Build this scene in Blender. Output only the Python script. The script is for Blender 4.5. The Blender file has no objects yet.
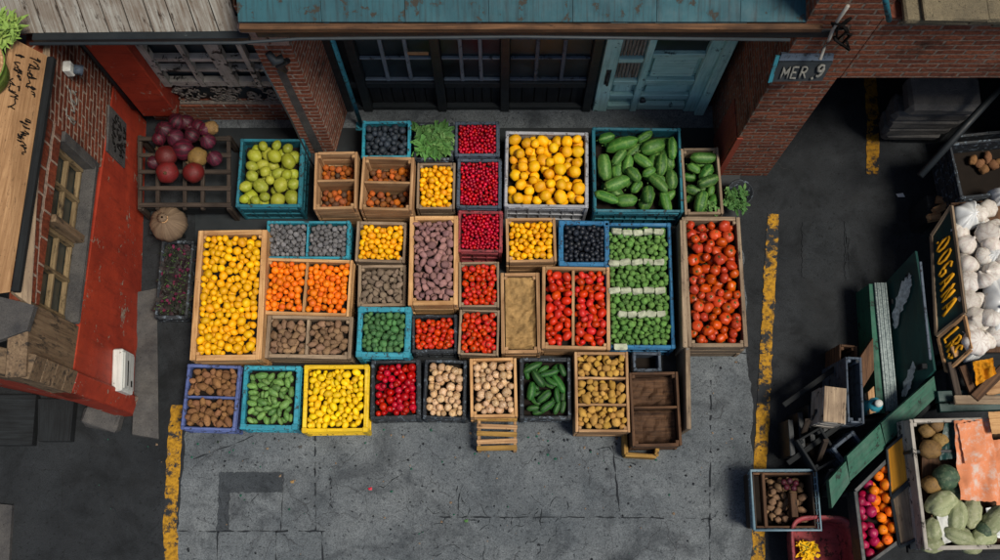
import bpy, bmesh, math, random
import numpy as np
from mathutils import Vector, Matrix, noise

# ------------------------------------------------------------------ camera, sky, sun, exposure
C = bpy.context.scene
COL = C.collection
H, TH, F = 10.0, math.radians(14.85), 1000.0
cam = bpy.data.objects.new('camera', bpy.data.cameras.new('camera'))
COL.objects.link(cam)
cam.location = (0, 0, H)
cam.rotation_euler = (TH, 0, 0)
cam.data.lens = 36.0
cam.data.sensor_width = 36.0
cam.data.clip_end = 500
C.camera = cam

SUN_EL, SUN_AZ = math.radians(66), math.radians(-28)     # azimuth measured from +X towards +Y
w = bpy.data.worlds.new('World'); C.world = w; w.use_nodes = True
wn = w.node_tree
sky = wn.nodes.new('ShaderNodeTexSky'); sky.sky_type = 'NISHITA'; sky.sun_disc = False
sky.sun_elevation = SUN_EL; sky.sun_rotation = math.pi / 2 - SUN_AZ
sky.dust_density = 2.0
bg = wn.nodes['Background']; bg.inputs[1].default_value = 0.062
wn.links.new(sky.outputs[0], bg.inputs[0])
sl = bpy.data.lights.new('sun', 'SUN'); sl.energy = 2.9; sl.angle = math.radians(16); sl.color = (1, .92, .8)
so = bpy.data.objects.new('sun', sl); COL.objects.link(so)
d = Vector((math.cos(SUN_EL) * math.cos(SUN_AZ), math.cos(SUN_EL) * math.sin(SUN_AZ), math.sin(SUN_EL)))
so.rotation_euler = d.to_track_quat('Z', 'Y').to_euler()
so.location = (8, -3, 14)
C.view_settings.view_transform = 'Standard'; C.view_settings.look = 'None'
C.view_settings.gamma = 1; C.view_settings.exposure = 0.34; C.view_settings.use_curve_mapping = False

R = random.Random(7)
NR = np.random.default_rng(11)
cT, sT = math.cos(TH), math.sin(TH)

# ------------------------------------------------------------------ where things stand (photo measurements -> metres)
def _ray(px, py):
    u, v = (px - 500) / F, -(py - 280) / F
    return Vector((u, v * cT + sT, v * sT - cT))
def P(px, py, z=0.0):
    r = _ray(px, py); t = (z - H) / r.z
    return Vector((r.x * t, r.y * t, z))
def onY(px, py, Y):
    r = _ray(px, py); t = Y / r.y
    return Vector((r.x * t, Y, H + r.z * t))

# ------------------------------------------------------------------ materials
def srgb(h):
    h = h.lstrip('#')
    c = [int(h[i:i + 2], 16) / 255 for i in (0, 2, 4)]
    return tuple((x / 12.92 if x < .04045 else ((x + .055) / 1.055) ** 2.4) for x in c) + (1,)

class NT:
    def __init__(s, name):
        s.m = bpy.data.materials.new(name); s.m.use_nodes = True
        s.t = s.m.node_tree; s.b = s.t.nodes['Principled BSDF']
    def n(s, typ, ins=None, **props):
        o = s.t.nodes.new('ShaderNode' + typ)
        for k, v in props.items(): setattr(o, k, v)
        for k, v in (ins or {}).items():
            if isinstance(v, bpy.types.NodeSocket): s.t.links.new(v, o.inputs[k])
            else: o.inputs[k].default_value = v
        return o
    def ramp(s, fac, stops):
        o = s.n('ValToRGB', {0: fac}); e = o.color_ramp.elements
        while len(e) < len(stops): e.new(.5)
        for x, (p, c) in zip(e, stops):
            x.position = p; x.color = c if not isinstance(c, (int, float)) else (c, c, c, 1)
        return o.outputs[0]
    def mix(s, fac, a, b, mode='MIX'):
        o = s.n('MixRGB', {0: fac, 1: a, 2: b}, blend_type=mode); return o.outputs[0]
    def noise(s, vec, scale, detail=4, rough=.6, dist=0.0):
        return s.n('TexNoise', {'Vector': vec, 'Scale': scale, 'Detail': detail, 'Roughness': rough, 'Distortion': dist}).outputs[0]
    def grain(s): return s.n('Attribute', attribute_name='grain').outputs['Vector']
    def obj(s): return s.n('TexCoord').outputs['Object']
    def pos(s): return s.n('NewGeometry').outputs['Position']
    def rnd(s): return s.n('ObjectInfo').outputs['Random']
    def scale(s, vec, sc): return s.n('Mapping', {'Vector': vec, 'Scale': sc}).outputs[0]
    def math(s, op, a, b=0.0):
        o = s.n('Math', operation=op)
        for i, v in enumerate((a, b)):
            if isinstance(v, bpy.types.NodeSocket): s.t.links.new(v, o.inputs[i])
            else: o.inputs[i].default_value = v
        return o.outputs[0]
    def bump(s, h, strength=.3, dist=.01):
        o = s.n('Bump', {'Height': h, 'Strength': strength, 'Distance': dist})
        s.t.links.new(o.outputs[0], s.b.inputs['Normal'])
    def out(s, col, rough=.6, spec=.4):
        for k, v in (('Base Color', col), ('Roughness', rough), ('Specular IOR Level', spec)):
            if isinstance(v, bpy.types.NodeSocket): s.t.links.new(v, s.b.inputs[k])
            else: s.b.inputs[k].default_value = v
        return s.m

def wood(name, light, dark, worn=None, wear=.5, rough=.8):
    t = NT(name); g = t.grain()
    fib = t.noise(t.scale(g, (2.0, 42, 42)), 1.0, 5, .65, .6)
    col = t.ramp(fib, [(.3, srgb(dark)), (.68, srgb(light))])
    big = t.noise(g, 3.2, 4, .6)
    col = t.mix(t.ramp(big, [(.42, 0.0), (.72, .75)]), col, srgb(dark))
    if worn:
        wn_ = t.noise(t.scale(g, (4, 14, 14)), 1.3, 6, .7)
        col = t.mix(t.ramp(wn_, [(wear, 0.0), (wear + .1, 1.0)]), col, srgb(worn))
    spk = t.noise(g, 60, 3, .6)
    col = t.mix(t.ramp(spk, [(.27, .8), (.36, 0.0)]), col, srgb('1c130d'))
    hv = t.n('HueSaturation', {'Value': t.math('ADD', t.math('MULTIPLY', t.rnd(), .35), .8), 'Color': col}).outputs[0]
    t.bump(fib, .45, .006)
    return t.out(hv, rough, .25)

def paint(name, base, chip='2a211b', wear=.62, rough=.5, second=None, scale=9.0, streak=.55):
    t = NT(name); g = t.grain()
    col = srgb(base)
    n1 = t.noise(g, scale * .35, 4, .6)
    col = t.mix(t.ramp(n1, [(.35, 0.0), (.7, .7)]), col, srgb(second or base))
    st = t.noise(t.scale(g, (1.5, 22, 22)), 1.4, 5, .7)
    col = t.mix(t.ramp(st, [(.46, 0.0), (.8, streak)]), col, srgb('15181a'))
    ch = t.noise(g, scale, 8, .72)
    chip_m = t.ramp(ch, [(wear, 0.0), (wear + .03, 1.0)])
    col = t.mix(chip_m, col, srgb(chip))
    hv = t.n('HueSaturation', {'Value': t.math('ADD', t.math('MULTIPLY', t.rnd(), .2), .9), 'Color': col}).outputs[0]
    t.bump(t.math('ADD', t.math('MULTIPLY', chip_m, -.5), t.math('MULTIPLY', st, .5)), .35, .004)
    return t.out(hv, t.ramp(ch, [(.3, rough - .1), (.7, rough + .2)]), .4)

def brick(name, a, b, mortar, grime='120d0b', gr=.55, ms=.012):
    t = NT(name); g = t.grain()
    off = t.n('VectorMath', {0: t.n('TexNoise', {'Vector': g, 'Scale': 6.0, 'Detail': 3}).outputs['Color'], 1: (.03, .03, 0)}, operation='MULTIPLY').outputs[0]
    vec = t.n('VectorMath', {0: g, 1: off}, operation='ADD').outputs[0]
    br = t.n('TexBrick', {'Vector': vec, 'Color1': srgb(a), 'Color2': srgb(b), 'Mortar': srgb(mortar), 'Scale': 1.0, 'Mortar Size': ms, 'Mortar Smooth': .4, 'Bias': 0.0, 'Brick Width': .235, 'Row Height': .078})
    col = br.outputs[0]
    nf = t.noise(g, 30, 5, .7)
    col = t.mix(t.ramp(nf, [(.35, .65), (.6, 0.0)]), col, srgb('2a1510'))
    n2 = t.noise(g, 2.3, 6, .68)
    col = t.mix(t.ramp(n2, [(gr, 0.0), (gr + .16, .85)]), col, srgb(grime))
    n3 = t.noise(g, 5.5, 6, .7, .4)
    col = t.mix(t.ramp(n3, [(.6, 0.0), (.68, .5)]), col, srgb('85786c'))
    t.bump(t.math('ADD', t.math('MULTIPLY', br.outputs[1], -1.0), t.math('MULTIPLY', nf, .6)), .7, .012)
    return t.out(col, .9, .2)

def rough_stone(name, a, b, spot='1b1a19', sc=3.0, rough=.9, b_str=.4):
    t = NT(name); p = t.pos()
    n1 = t.noise(p, sc, 7, .65)
    col = t.ramp(n1, [(.3, srgb(a)), (.7, srgb(b))])
    n2 = t.noise(p, sc * 11, 5, .7)
    col = t.mix(t.ramp(n2, [(.3, .8), (.42, 0.0)]), col, srgb(spot))
    n3 = t.noise(p, sc * 40, 3, .6)
    col = t.mix(t.ramp(n3, [(.35, .4), (.65, 0.0)]), col, srgb(spot))
    t.bump(t.math('ADD', n2, t.math('MULTIPLY', n3, .5)), b_str, .012)
    return t.out(col, rough, .25)

def ground_mat(name, a, b, stain, crack=.5):
    t = NT(name); p = t.pos()
    n1 = t.noise(p, .8, 8, .62)
    col = t.ramp(n1, [(.32, srgb(a)), (.68, srgb(b))])
    n2 = t.noise(p, 2.6, 8, .7, .5)
    col = t.mix(t.ramp(n2, [(.52, 0.0), (.68, .6)]), col, srgb(stain))
    n6 = t.noise(p, 1.15, 7, .66, 1.6)
    col = t.mix(t.ramp(n6, [(.5, 0.0), (.64, .55)]), col, srgb(stain))
    n7 = t.noise(p, 4.5, 8, .74, .3)
    col = t.mix(t.ramp(n7, [(.5, 0.0), (.78, .3)]), col, t.n('HueSaturation', {'Value': 2.1, 'Color': srgb(b)}).outputs[0])
    n4 = t.noise(p, 26, 6, .7)
    col = t.mix(t.ramp(n4, [(.35, .9), (.43, 0.0)]), col, srgb(stain))
    n5 = t.noise(p, 110, 3, .6)
    col = t.mix(t.ramp(n5, [(.3, .75), (.65, 0.0)]), col, srgb(stain))
    # hairline cracks in some areas
    wv = t.n('VectorMath', {0: p, 1: t.n('VectorMath', {0: t.n('TexNoise', {'Vector': p, 'Scale': 5.0, 'Detail': 5}).outputs['Color'], 1: (.25, .25, 0)}, operation='MULTIPLY').outputs[0]}, operation='ADD').outputs[0]
    vo = t.n('TexVoronoi', {'Vector': wv, 'Scale': 2.6}, feature='DISTANCE_TO_EDGE').outputs[0]
    mask = t.ramp(t.noise(p, 1.1, 3, .5), [(crack, 0.0), (crack + .1, 1.0)])
    cr = t.math('MULTIPLY', t.ramp(vo, [(.002, 1.0), (.009, 0.0)]), mask)
    col = t.mix(t.math('MULTIPLY', cr, .6), col, srgb('2a2b2d'))
    sp = t.n('TexVoronoi', {'Vector': p, 'Scale': 9.0}, feature='F1').outputs[0]
    col = t.mix(t.math('MULTIPLY', t.ramp(sp, [(.05, 1.0), (.08, 0.0)]), t.ramp(t.noise(p, 1.7, 2), [(.5, 0.0), (.6, .7)])), col, srgb('141415'))
    t.bump(t.math('SUBTRACT', t.math('ADD', n4, t.math('MULTIPLY', n5, .5)), cr), .4, .01)
    return t.out(col, t.ramp(n2, [(.3, .75), (.7, .95)]), .3)

def line_paint(name, col_, under, wear):
    t = NT(name); p = t.pos()
    n1 = t.noise(p, 9, 8, .75)
    n2 = t.noise(p, 1.8, 4, .6)
    m_ = t.ramp(t.math('ADD', t.math('MULTIPLY', n1, .65), t.math('MULTIPLY', n2, .35)), [(wear, 0.0), (wear + .05, 1.0)])
    y = t.mix(t.ramp(t.noise(p, 30, 5, .7), [(.35, .7), (.6, 0.0)]), srgb(col_), srgb('4a3208'))
    t.bump(n1, .3, .006)
    return t.out(t.mix(m_, y, srgb(under)), .8, .3)

def fruit_mat(name, a, b, mott=None, mscale=4.0, mlo=.55, mhi=.7, rough=.4, bump=.06, bscale=14.0, stripes=None, nstripe=9, spec=.5, val=.42, sstr=.85):
    t = NT(name); o = t.obj(); r = t.rnd()
    col = t.mix(r, srgb(a), srgb(b))
    sh = t.n('VectorMath', {0: o, 1: t.n('CombineXYZ', {0: t.math('MULTIPLY', r, 37), 1: t.math('MULTIPLY', r, 91), 2: r}).outputs[0]}, operation='ADD').outputs[0]
    if stripes:
        sx = t.n('SeparateXYZ', {0: o})
        ang = t.math('ARCTAN2', sx.outputs[1], sx.outputs[2])
        wv = t.math('SINE', t.math('ADD', t.math('MULTIPLY', ang, float(nstripe)), t.math('MULTIPLY', t.noise(sh, 3.5, 4), 5.0)))
        col = t.mix(t.ramp(wv, [(.35, 0.0), (.9, sstr)]), col, srgb(stripes))
    if mott:
        col = t.mix(t.ramp(t.noise(sh, mscale, 6, .65), [(mlo, 0.0), (mhi, 1.0)]), col, srgb(mott))
    col = t.mix(t.ramp(t.noise(sh, 9, 5, .7), [(.24, .7), (.32, 0.0)]), col, srgb('1e130b'))
    rr = t.math('FRACT', t.math('MULTIPLY', r, 17.31))
    bl = t.noise(sh, 1.1, 3, .5)
    col = t.mix(t.ramp(bl, [(.3, .35), (.55, 0.0)]), col, t.n('HueSaturation', {'Hue': .495, 'Saturation': 1.04, 'Value': .62, 'Color': col}).outputs[0])
    r3 = t.math('FRACT', t.math('MULTIPLY', r, 53.7))
    hv = t.n('HueSaturation', {'Hue': t.math('ADD', t.math('MULTIPLY', r3, .014), .493), 'Saturation': t.math('ADD', t.math('MULTIPLY', r3, .06), 1.0), 'Value': t.math('ADD', t.math('MULTIPLY', rr, val), 1 - val * .6), 'Color': col}).outputs[0]
    t.bump(t.noise(sh, bscale, 4, .6), bump * 2, .1)
    return t.out(hv, t.ramp(t.noise(sh, 5, 4), [(.3, rough), (.7, min(1, rough + .25))]), spec * .8)

def plain(name, c, rough=.6, spec=.4, var=.25, sc=8.0, metal=0.0):
    t = NT(name); g = t.obj(); r = t.rnd()
    n1 = t.noise(g, sc, 6, .7)
    dk = tuple(x * (1 - var * 1.6) for x in srgb(c)[:3]) + (1,)
    col = t.ramp(n1, [(.3, dk), (.65, srgb(c))])
    hv = t.n('HueSaturation', {'Value': t.math('ADD', t.math('MULTIPLY', r, .2), .9), 'Color': col}).outputs[0]
    t.bump(n1, .2, .01)
    t.b.inputs['Metallic'].default_value = metal
    return t.out(hv, rough, spec)

M = {}
M['pine'] = wood('pine_wood', 'd9b07c', '95693f', '5a4029', .64)
M['tan'] = wood('tan_wood', 'c6a075', '7c5a3c', '463324', .61)
M['grey_wood'] = wood('grey_wood', 'a8947a', '625244', '342c26', .6)
M['clad'] = wood('old_cladding', '8a755c', '574636', '3a332c', .53)
M['dark_wood'] = wood('dark_wood', '4a4038', '221c18', '6a5f54', .68)
M['brown_wood'] = wood('brown_wood', '6e5038', '2e2018', '1a130f', .6)
M['yellow_wood'] = wood('yellow_wood', 'b08a48', '6b5026', '3b3020', .58)
M['silver_wood'] = wood('silver_wood', '8f908b', '574a3e', '2d231c', .555)
M['black_wood'] = wood('black_wood', '23282b', '0f1113', '3d4448', .7)
M['board_ply'] = wood('plywood_board', 'a88560', '7a5a3c', '3c2c20', .6)
M['teal'] = paint('teal_plastic', '2f93a6', '2b3a3e', .555, .6, '226f86', 16.0)
M['teal_dark'] = paint('teal_dark_plastic', '1f6c7c', '20282a', .555, .6, '174a58', 16.0)
M['blue'] = paint('blue_plastic', '2a6f9a', '222b33', .555, .6, '1f5078', 16.0)
M['indigo'] = paint('indigo_plastic', '55659a', '2a2c38', .555, .6, '3d4a78', 16.0)
M['yellow_p'] = paint('yellow_plastic', 'e8c31a', '6b5512', .66, .45, 'cfa510')
M['black_p'] = paint('black_plastic', '22282e', '5a6670', .555, .6, '171b20', 16.0)
M['slate_p'] = paint('slate_plastic', '465260', '1e2328', .555, .6, '384452', 16.0)
M['red_p'] = paint('dull_red_plastic', '9a3e44', '3a1c1c', .555, .6, '4d2626', 16.0)
M['grey_rim'] = paint('pale_rim_plastic', 'a9abb0', '5c5a58', .555, .6, '8a8f96', 16.0)
M['inner'] = plain('dark_inner', '1d1712', .9, .2)
M['paper'] = plain('kraft_paper', 'a88757', .9, .2, .35, 12)
t = NT('weathered_red_wall'); g = t.grain()
col = t.ramp(t.noise(g, 1.6, 7, .65), [(.3, srgb('80281a')), (.7, srgb('ae3e26'))])
st = t.noise(t.scale(g, (9, 1.2, 1)), 1.5, 6, .7)
col = t.mix(t.ramp(st, [(.5, 0.0), (.75, .5)]), col, srgb('4a1a12'))
col = t.mix(t.ramp(t.noise(g, 14, 6, .75), [(.32, .5), (.45, 0.0)]), col, srgb('5a1e12'))
pe = t.math('ADD', t.math('MULTIPLY', t.noise(g, 2.2, 4, .6), .45), t.math('MULTIPLY', t.noise(g, 12, 7, .75), .55))
pm_ = t.ramp(pe, [(.575, 0.0), (.59, 1.0)])
col = t.mix(pm_, col, t.ramp(t.noise(g, 40, 3), [(.3, srgb('6f6157')), (.7, srgb('a59684'))]))
t.bump(t.math('SUBTRACT', st, pm_), .4, .008)
M['red_wall'] = t.out(col, .62, .35)
M['red_old'] = paint('faded_red_paint', '8a3d2a', '3a211a', .6, .7, '743021', 6.0)
M['brick_l'] = brick('kiosk_brick', '87432c', '643222', 'a89484', '22140f', .54, .013)
M['brick_d'] = brick('pillar_brick', 'a2624a', '7c4534', 'a89a8c', '1a1310', .55, .012)
M['brick_r'] = brick('arch_brick', '96583f', '6f4031', '84766a', '1b1511', .54, .012)
M['concrete_dirty'] = rough_stone('dirty_plinth', '3e3e40', '64625f', '1a1a1a', 5.0, .9, .8)
M['block'] = rough_stone('pink_block', '8d766a', 'a98f82', '3a2d28', 5.0)
M['cornice'] = rough_stone('old_cornice', '5b5548', '8d8268', '1d1916', 4.0, .9, .9)
M['teal_metal'] = paint('teal_roof_paint', '1b434d', '2e2c26', .57, .65, '265862', 5.0, .95)
M['teal_door'] = paint('teal_door_paint', 'a6cdc9', '34494b', .61, .55, '74adad', 7.0)
M['green_paint'] = paint('green_board_paint', '1a5a46', '16241d', .575, .6, '134536', 7.0, .8)
M['dark_green'] = paint('dark_green_paint', '0f3b38', '0c1c1b', .64, .45, '0b2e2d', 5.0)
M['orange_paint'] = paint('orange_board_paint', 'e09a20', '7a4a10', .62, .6, 'c88418', 6.0)
M['black_frame'] = paint('black_frame_paint', '1b2226', '3d4648', .66, .5, '12171a', 7.0)
M['grey_frame'] = paint('grey_window_paint', 'b3ada3', '2b2724', .56, .7, '5a5852', 9.0)
M['yellow_frame'] = wood('window_frame_wood', '9a8664', '63523a', '3a3024', .54)
M['iron'] = plain('old_iron', '2b3338', .6, .5)
M['rust_grill'] = plain('worn_iron', '8c8278', .7, .4, .4, 30)
M['white_box'] = paint('white_box_paint', 'c9cbc6', '5a4a3c', .63, .5, 'b2b6b2', 12.0)
M['black_ink'] = plain('black_ink', '100f0e', .8, .2)
M['yellow_ink'] = plain('yellow_letter_paint', 'd99a14', .7, .3)
M['white_ink'] = plain('white_letter_paint', '7c7c76', .7, .3, .35, 40)
M['scuff'] = plain('white_scuff', 'c6d2d2', .8, .3, .4, 30)
M['asphalt'] = ground_mat('old_asphalt', '1a1e22', '2d3135', '0d1012', .55)
M['concrete'] = ground_mat('worn_concrete', '4e565c', '747a7d', '262b30', .44)
M['patch_d'] = ground_mat('road_patch_tar', '1e2226', '2e3337', '0d1012', .7)
M['patch'] = ground_mat('asphalt_patch', '32383d', '444a4f', '1c2024', .7)
M['yellow_line'] = line_paint('yellow_line', 'b0821c', '22262a', .488)
M['yellow_line_b'] = line_paint('yellow_line_dull', '9c7012', '1d1e20', .49)
M['joint'] = plain('joint_dirt', '2b2f33', .95, .1)
M['cable_w'] = plain('white_cable', 'b0aca2', .6, .4)
t_ = NT('dark_glass'); n_ = t_.noise(t_.pos(), 3, 5, .6)
M['glass'] = t_.out(t_.ramp(n_, [(.3, srgb('0c1215')), (.75, srgb('2c383e'))]), t_.ramp(n_, [(.3, .3), (.7, .5)]), .35)
M['bag'] = plain('white_plastic_bag', 'cfd2d2', .4, .5, .15, 3)
M['burlap'] = wood('burlap_sack', '8f7a62', '5c4c3e', None)
M['cloth_o'] = plain('orange_cloth', 'cf8a14', .85, .2, .4, 5)
M['cloth_w'] = plain('white_cloth', 'c4c6c2', .85, .2, .2, 5)
t_ = NT('salmon_paper'); o_ = t_.grain(); n_ = t_.noise(o_, 6, 8, .7)
c_ = t_.mix(t_.ramp(n_, [(.5, 0.0), (.66, .9)]), srgb('d0845c'), srgb('c2b8ae'))
t_.bump(n_, .5, .02); M['bar_paint'] = paint('glazing_bar_paint', '76838c', '2a3034', .6, .5, '55626c', 9.0)
M['win_glass'] = plain('reflection_tone_glass', '39413f', .3, .5, .4, 5)  # the panes' grey reflection is put into the base colour
M['wire'] = plain('worn_wire', '6f8c9a', .5, .5)
M['paper_o'] = t_.out(c_, .8, .3)
t_ = NT('ridged_metal'); g_ = t_.grain(); n_ = t_.noise(t_.scale(g_, (3, 60, 60)), 1, 5, .7)
M['ridged'] = t_.out(t_.ramp(n_, [(.3, srgb('59686a')), (.7, srgb('a9b6b4'))]), .6, .4)

# ------------------------------------------------------------------ mesh builder
class MB:
    def __init__(s): s.v, s.f, s.g, s.mi, s.sm = [], [], [], [], []
    def _add(s, vs, fs, gs=None, mi=0, smooth=False):
        k = len(s.v); s.v += [tuple(x) for x in vs]
        if gs is None:
            o = Vector((R.random() * 30, R.random() * 30, R.random() * 30)); gs = [Vector(x) + o for x in vs]
        s.g += [tuple(x) for x in gs]
        for f in fs: s.f.append([i + k for i in f]); s.mi.append(mi); s.sm.append(smooth)
    def box(s, c, size, rot=None, ch=.004, mi=0, mode='wood', jit=0.0):
        hx, hy, hz = (abs(x) / 2 for x in size); ch = min(ch, hx * .45, hy * .45, hz * .45)
        vs, idx = [], {}
        for sx in (-1, 1):
            for sy in (-1, 1):
                for sz in (-1, 1):
                    idx[(sx, sy, sz)] = len(vs)
                    vs += [Vector((sx * hx, sy * (hy - ch), sz * (hz - ch))), Vector((sx * (hx - ch), sy * hy, sz * (hz - ch))), Vector((sx * (hx - ch), sy * (hy - ch), sz * hz))]
        fs = []
        S = (-1, 1)
        def ring(ax, sg):
            o = [(-1, -1), (1, -1), (1, 1), (-1, 1)]
            q = []
            for a, b in o:
                k = [0, 0, 0]; k[ax] = sg; k[(ax + 1) % 3] = a; k[(ax + 2) % 3] = b
                q.append(idx[tuple(k)] + ax)
            return q if sg > 0 else q[::-1]
        for ax in range(3):
            for sg in S: fs.append(ring(ax, sg))
        for ax in range(3):
            b, c2 = (ax + 1) % 3, (ax + 2) % 3
            for sb in S:
                for sc in S:
                    k0 = [0, 0, 0]; k1 = [0, 0, 0]
                    k0[ax], k1[ax] = -1, 1; k0[b] = k1[b] = sb; k0[c2] = k1[c2] = sc
                    i0, i1 = idx[tuple(k0)], idx[tuple(k1)]
                    q = [i0 + b, i1 + b, i1 + c2, i0 + c2]
                    fs.append(q if sb * sc > 0 else q[::-1])
        for k, i in idx.items():
            fs.append([i, i + 1, i + 2] if k[0] * k[1] * k[2] > 0 else [i + 2, i + 1, i])
        o = Vector((R.random() * 30, R.random() * 30, R.random() * 30))
        if mode == 'wood':
            order = sorted(range(3), key=lambda i: -size[i])
            gs = [Vector((v[order[0]], v[order[1]], v[order[2]])) + o for v in vs]
        elif mode == 'wall': gs = [Vector((v.x + c[0] + v.y, v.z + c[2], 0)) for v in vs]
        else: gs = [v + o for v in vs]
        if jit: vs = [v + Vector((R.uniform(-jit, jit), R.uniform(-jit, jit), R.uniform(-jit, jit))) for v in vs]
        m = rot or Matrix.Identity(3)
        s._add([m @ v + Vector(c) for v in vs], fs, gs, mi)
        return s
    def bar(s, a, b, w_, h_, up=(0, 0, 1), **k):
        a, b = Vector(a), Vector(b); x = (b - a).normalized(); u = Vector(up)
        if abs(x.dot(u)) > .98: u = Vector((0, 1, 0))
        y = u.cross(x).normalized(); z = x.cross(y)
        return s.box((a + b) / 2, ((b - a).length, w_, h_), Matrix((x, y, z)).transposed(), **k)
    def slab(s, pts, th, mi=0, sub=1, mode='uv', jit=0.0):
        p = [Vector(q) for q in pts]
        nrm = (p[2] - p[0]).cross(p[3] - p[1]).normalized()
        if nrm.z < 0 or (abs(nrm.z) < .05 and nrm.dot(Vector((0, 0, H)) - p[0]) < 0): nrm = -nrm; flip = True
        else: flip = False
        lu, lv = (p[1] - p[0]).length, (p[3] - p[0]).length
        o = Vector((R.random() * 20, R.random() * 20, 0)) if mode != 'wall' else Vector((0, 0, 0))
        n = sub; vs, gs, fs = [], [], []
        for lay in (0, 1):
            for j in range(n + 1):
                for i in range(n + 1):
                    u, v = i / n, j / n
                    q = (p[0] * (1 - u) + p[1] * u) * (1 - v) + (p[3] * (1 - u) + p[2] * u) * v
                    if jit: q = q + nrm * noise.noise(q * 5 + Vector((p[0].x * 9, 3, 1))) * jit
                    vs.append(q - nrm * th * lay)
                    gg = (u * lu, v * lv) if lu >= lv or mode == 'wall' else (v * lv, u * lu)
                    gs.append(Vector((gg[0], gg[1], lay * th)) + o)
        N1 = (n + 1) ** 2
        ix = lambda i, j, l: l * N1 + j * (n + 1) + i
        for j in range(n):
            for i in range(n):
                q = [ix(i, j, 0), ix(i + 1, j, 0), ix(i + 1, j + 1, 0), ix(i, j + 1, 0)]
                b = [ix(i, j, 1), ix(i + 1, j, 1), ix(i + 1, j + 1, 1), ix(i, j + 1, 1)]
                fs.append(q[::-1] if flip else q); fs.append(b if flip else b[::-1])
        for k in range(n):
            for (a, b) in (((k, 0), (k + 1, 0)), ((n, k), (n, k + 1)), ((n - k, n), (n - k - 1, n)), ((0, n - k), (0, n - k - 1))):
                q = [ix(*a, 0), ix(*a, 1), ix(*b, 1), ix(*b, 0)]
                fs.append(q[::-1] if flip else q)
        s._add(vs, fs, gs, mi, smooth=False); return s
    def tube(s, path, r, n=8, mi=0, smooth=True, flat=1.0):
        path = [Vector(q) for q in path]; vs, fs = [], []
        L = len(path); rr = r if isinstance(r, (list, tuple)) else [r] * L
        up = Vector((0, 0, 1))
        for i, q in enumerate(path):
            d_ = (path[min(i + 1, L - 1)] - path[max(i - 1, 0)])
            d_ = d_.normalized() if d_.length > 1e-9 else Vector((1, 0, 0))
            u = up if abs(d_.dot(up)) < .95 else Vector((0, 1, 0))
            a = u.cross(d_).normalized(); b = d_.cross(a)
            for k in range(n):
                t = 2 * math.pi * k / n
                vs.append(q + (a * math.cos(t) + b * math.sin(t) * flat) * rr[i])
        for i in range(L - 1):
            for k in range(n):
                fs.append([i * n + k, i * n + (k + 1) % n, (i + 1) * n + (k + 1) % n, (i + 1) * n + k])
        fs.append(list(range(n))[::-1]); fs.append([(L - 1) * n + k for k in range(n)])
        s._add(vs, fs, None, mi, smooth); return s
    def revolve(s, prof, n=20, mi=0, c=(0, 0, 0), wob=0.0, lobes=0, lob=0.0, sx=1.0, sy=1.0, smooth=True):
        vs, fs = [], []; c = Vector(c)
        for i, (r, z) in enumerate(prof):
            for k in range(n):
                t = 2 * math.pi * k / n
                q = r * (1 + lob * math.cos(lobes * t) + wob * noise.noise(Vector((math.cos(t) * 2, math.sin(t) * 2, z * 9 + c.x * 7))))
                vs.append(c + Vector((q * math.cos(t) * sx, q * math.sin(t) * sy, z)))
        for i in range(len(prof) - 1):
            for k in range(n):
                fs.append([i * n + k, i * n + (k + 1) % n, (i + 1) * n + (k + 1) % n, (i + 1) * n + k])
        s._add(vs, fs, None, mi, smooth); return s
    def mesh(s, name, mats):
        m = bpy.data.meshes.new(name)
        m.from_pydata(s.v, [], s.f)
        for x in (mats if isinstance(mats, (list, tuple)) else [mats]): m.materials.append(x)
        m.polygons.foreach_set('material_index', s.mi); m.polygons.foreach_set('use_smooth', s.sm)
        a = m.attributes.new('grain', 'FLOAT_VECTOR', 'POINT')
        a.data.foreach_set('vector', np.array(s.g, dtype=np.float32).ravel())
        m.update(); return m
    def build(s, name, mats, parent=None):
        o = bpy.data.objects.new(name, s.mesh(name, mats)); COL.objects.link(o)
        if parent is not None: o.parent = parent
        return o

def tag(o, label=None, cat=None, group=None, kind=None):
    if label: o['label'] = label
    if cat: o['category'] = cat
    if group: o['group'] = group
    if kind: o['kind'] = kind
    return o
def thing(name, label, cat, loc=(0, 0, 0), rz=0.0, group=None):
    o = bpy.data.objects.new(name, None); COL.objects.link(o); o.empty_display_size = .1
    o.location = loc; o.rotation_euler = (0, 0, rz)
    return tag(o, label, cat, group)
def copy_tree(o, parent=None):
    c = o.copy(); COL.objects.link(c)
    if parent is not None: c.parent = parent
    for ch in list(o.children): copy_tree(ch, c)
    return c

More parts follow.
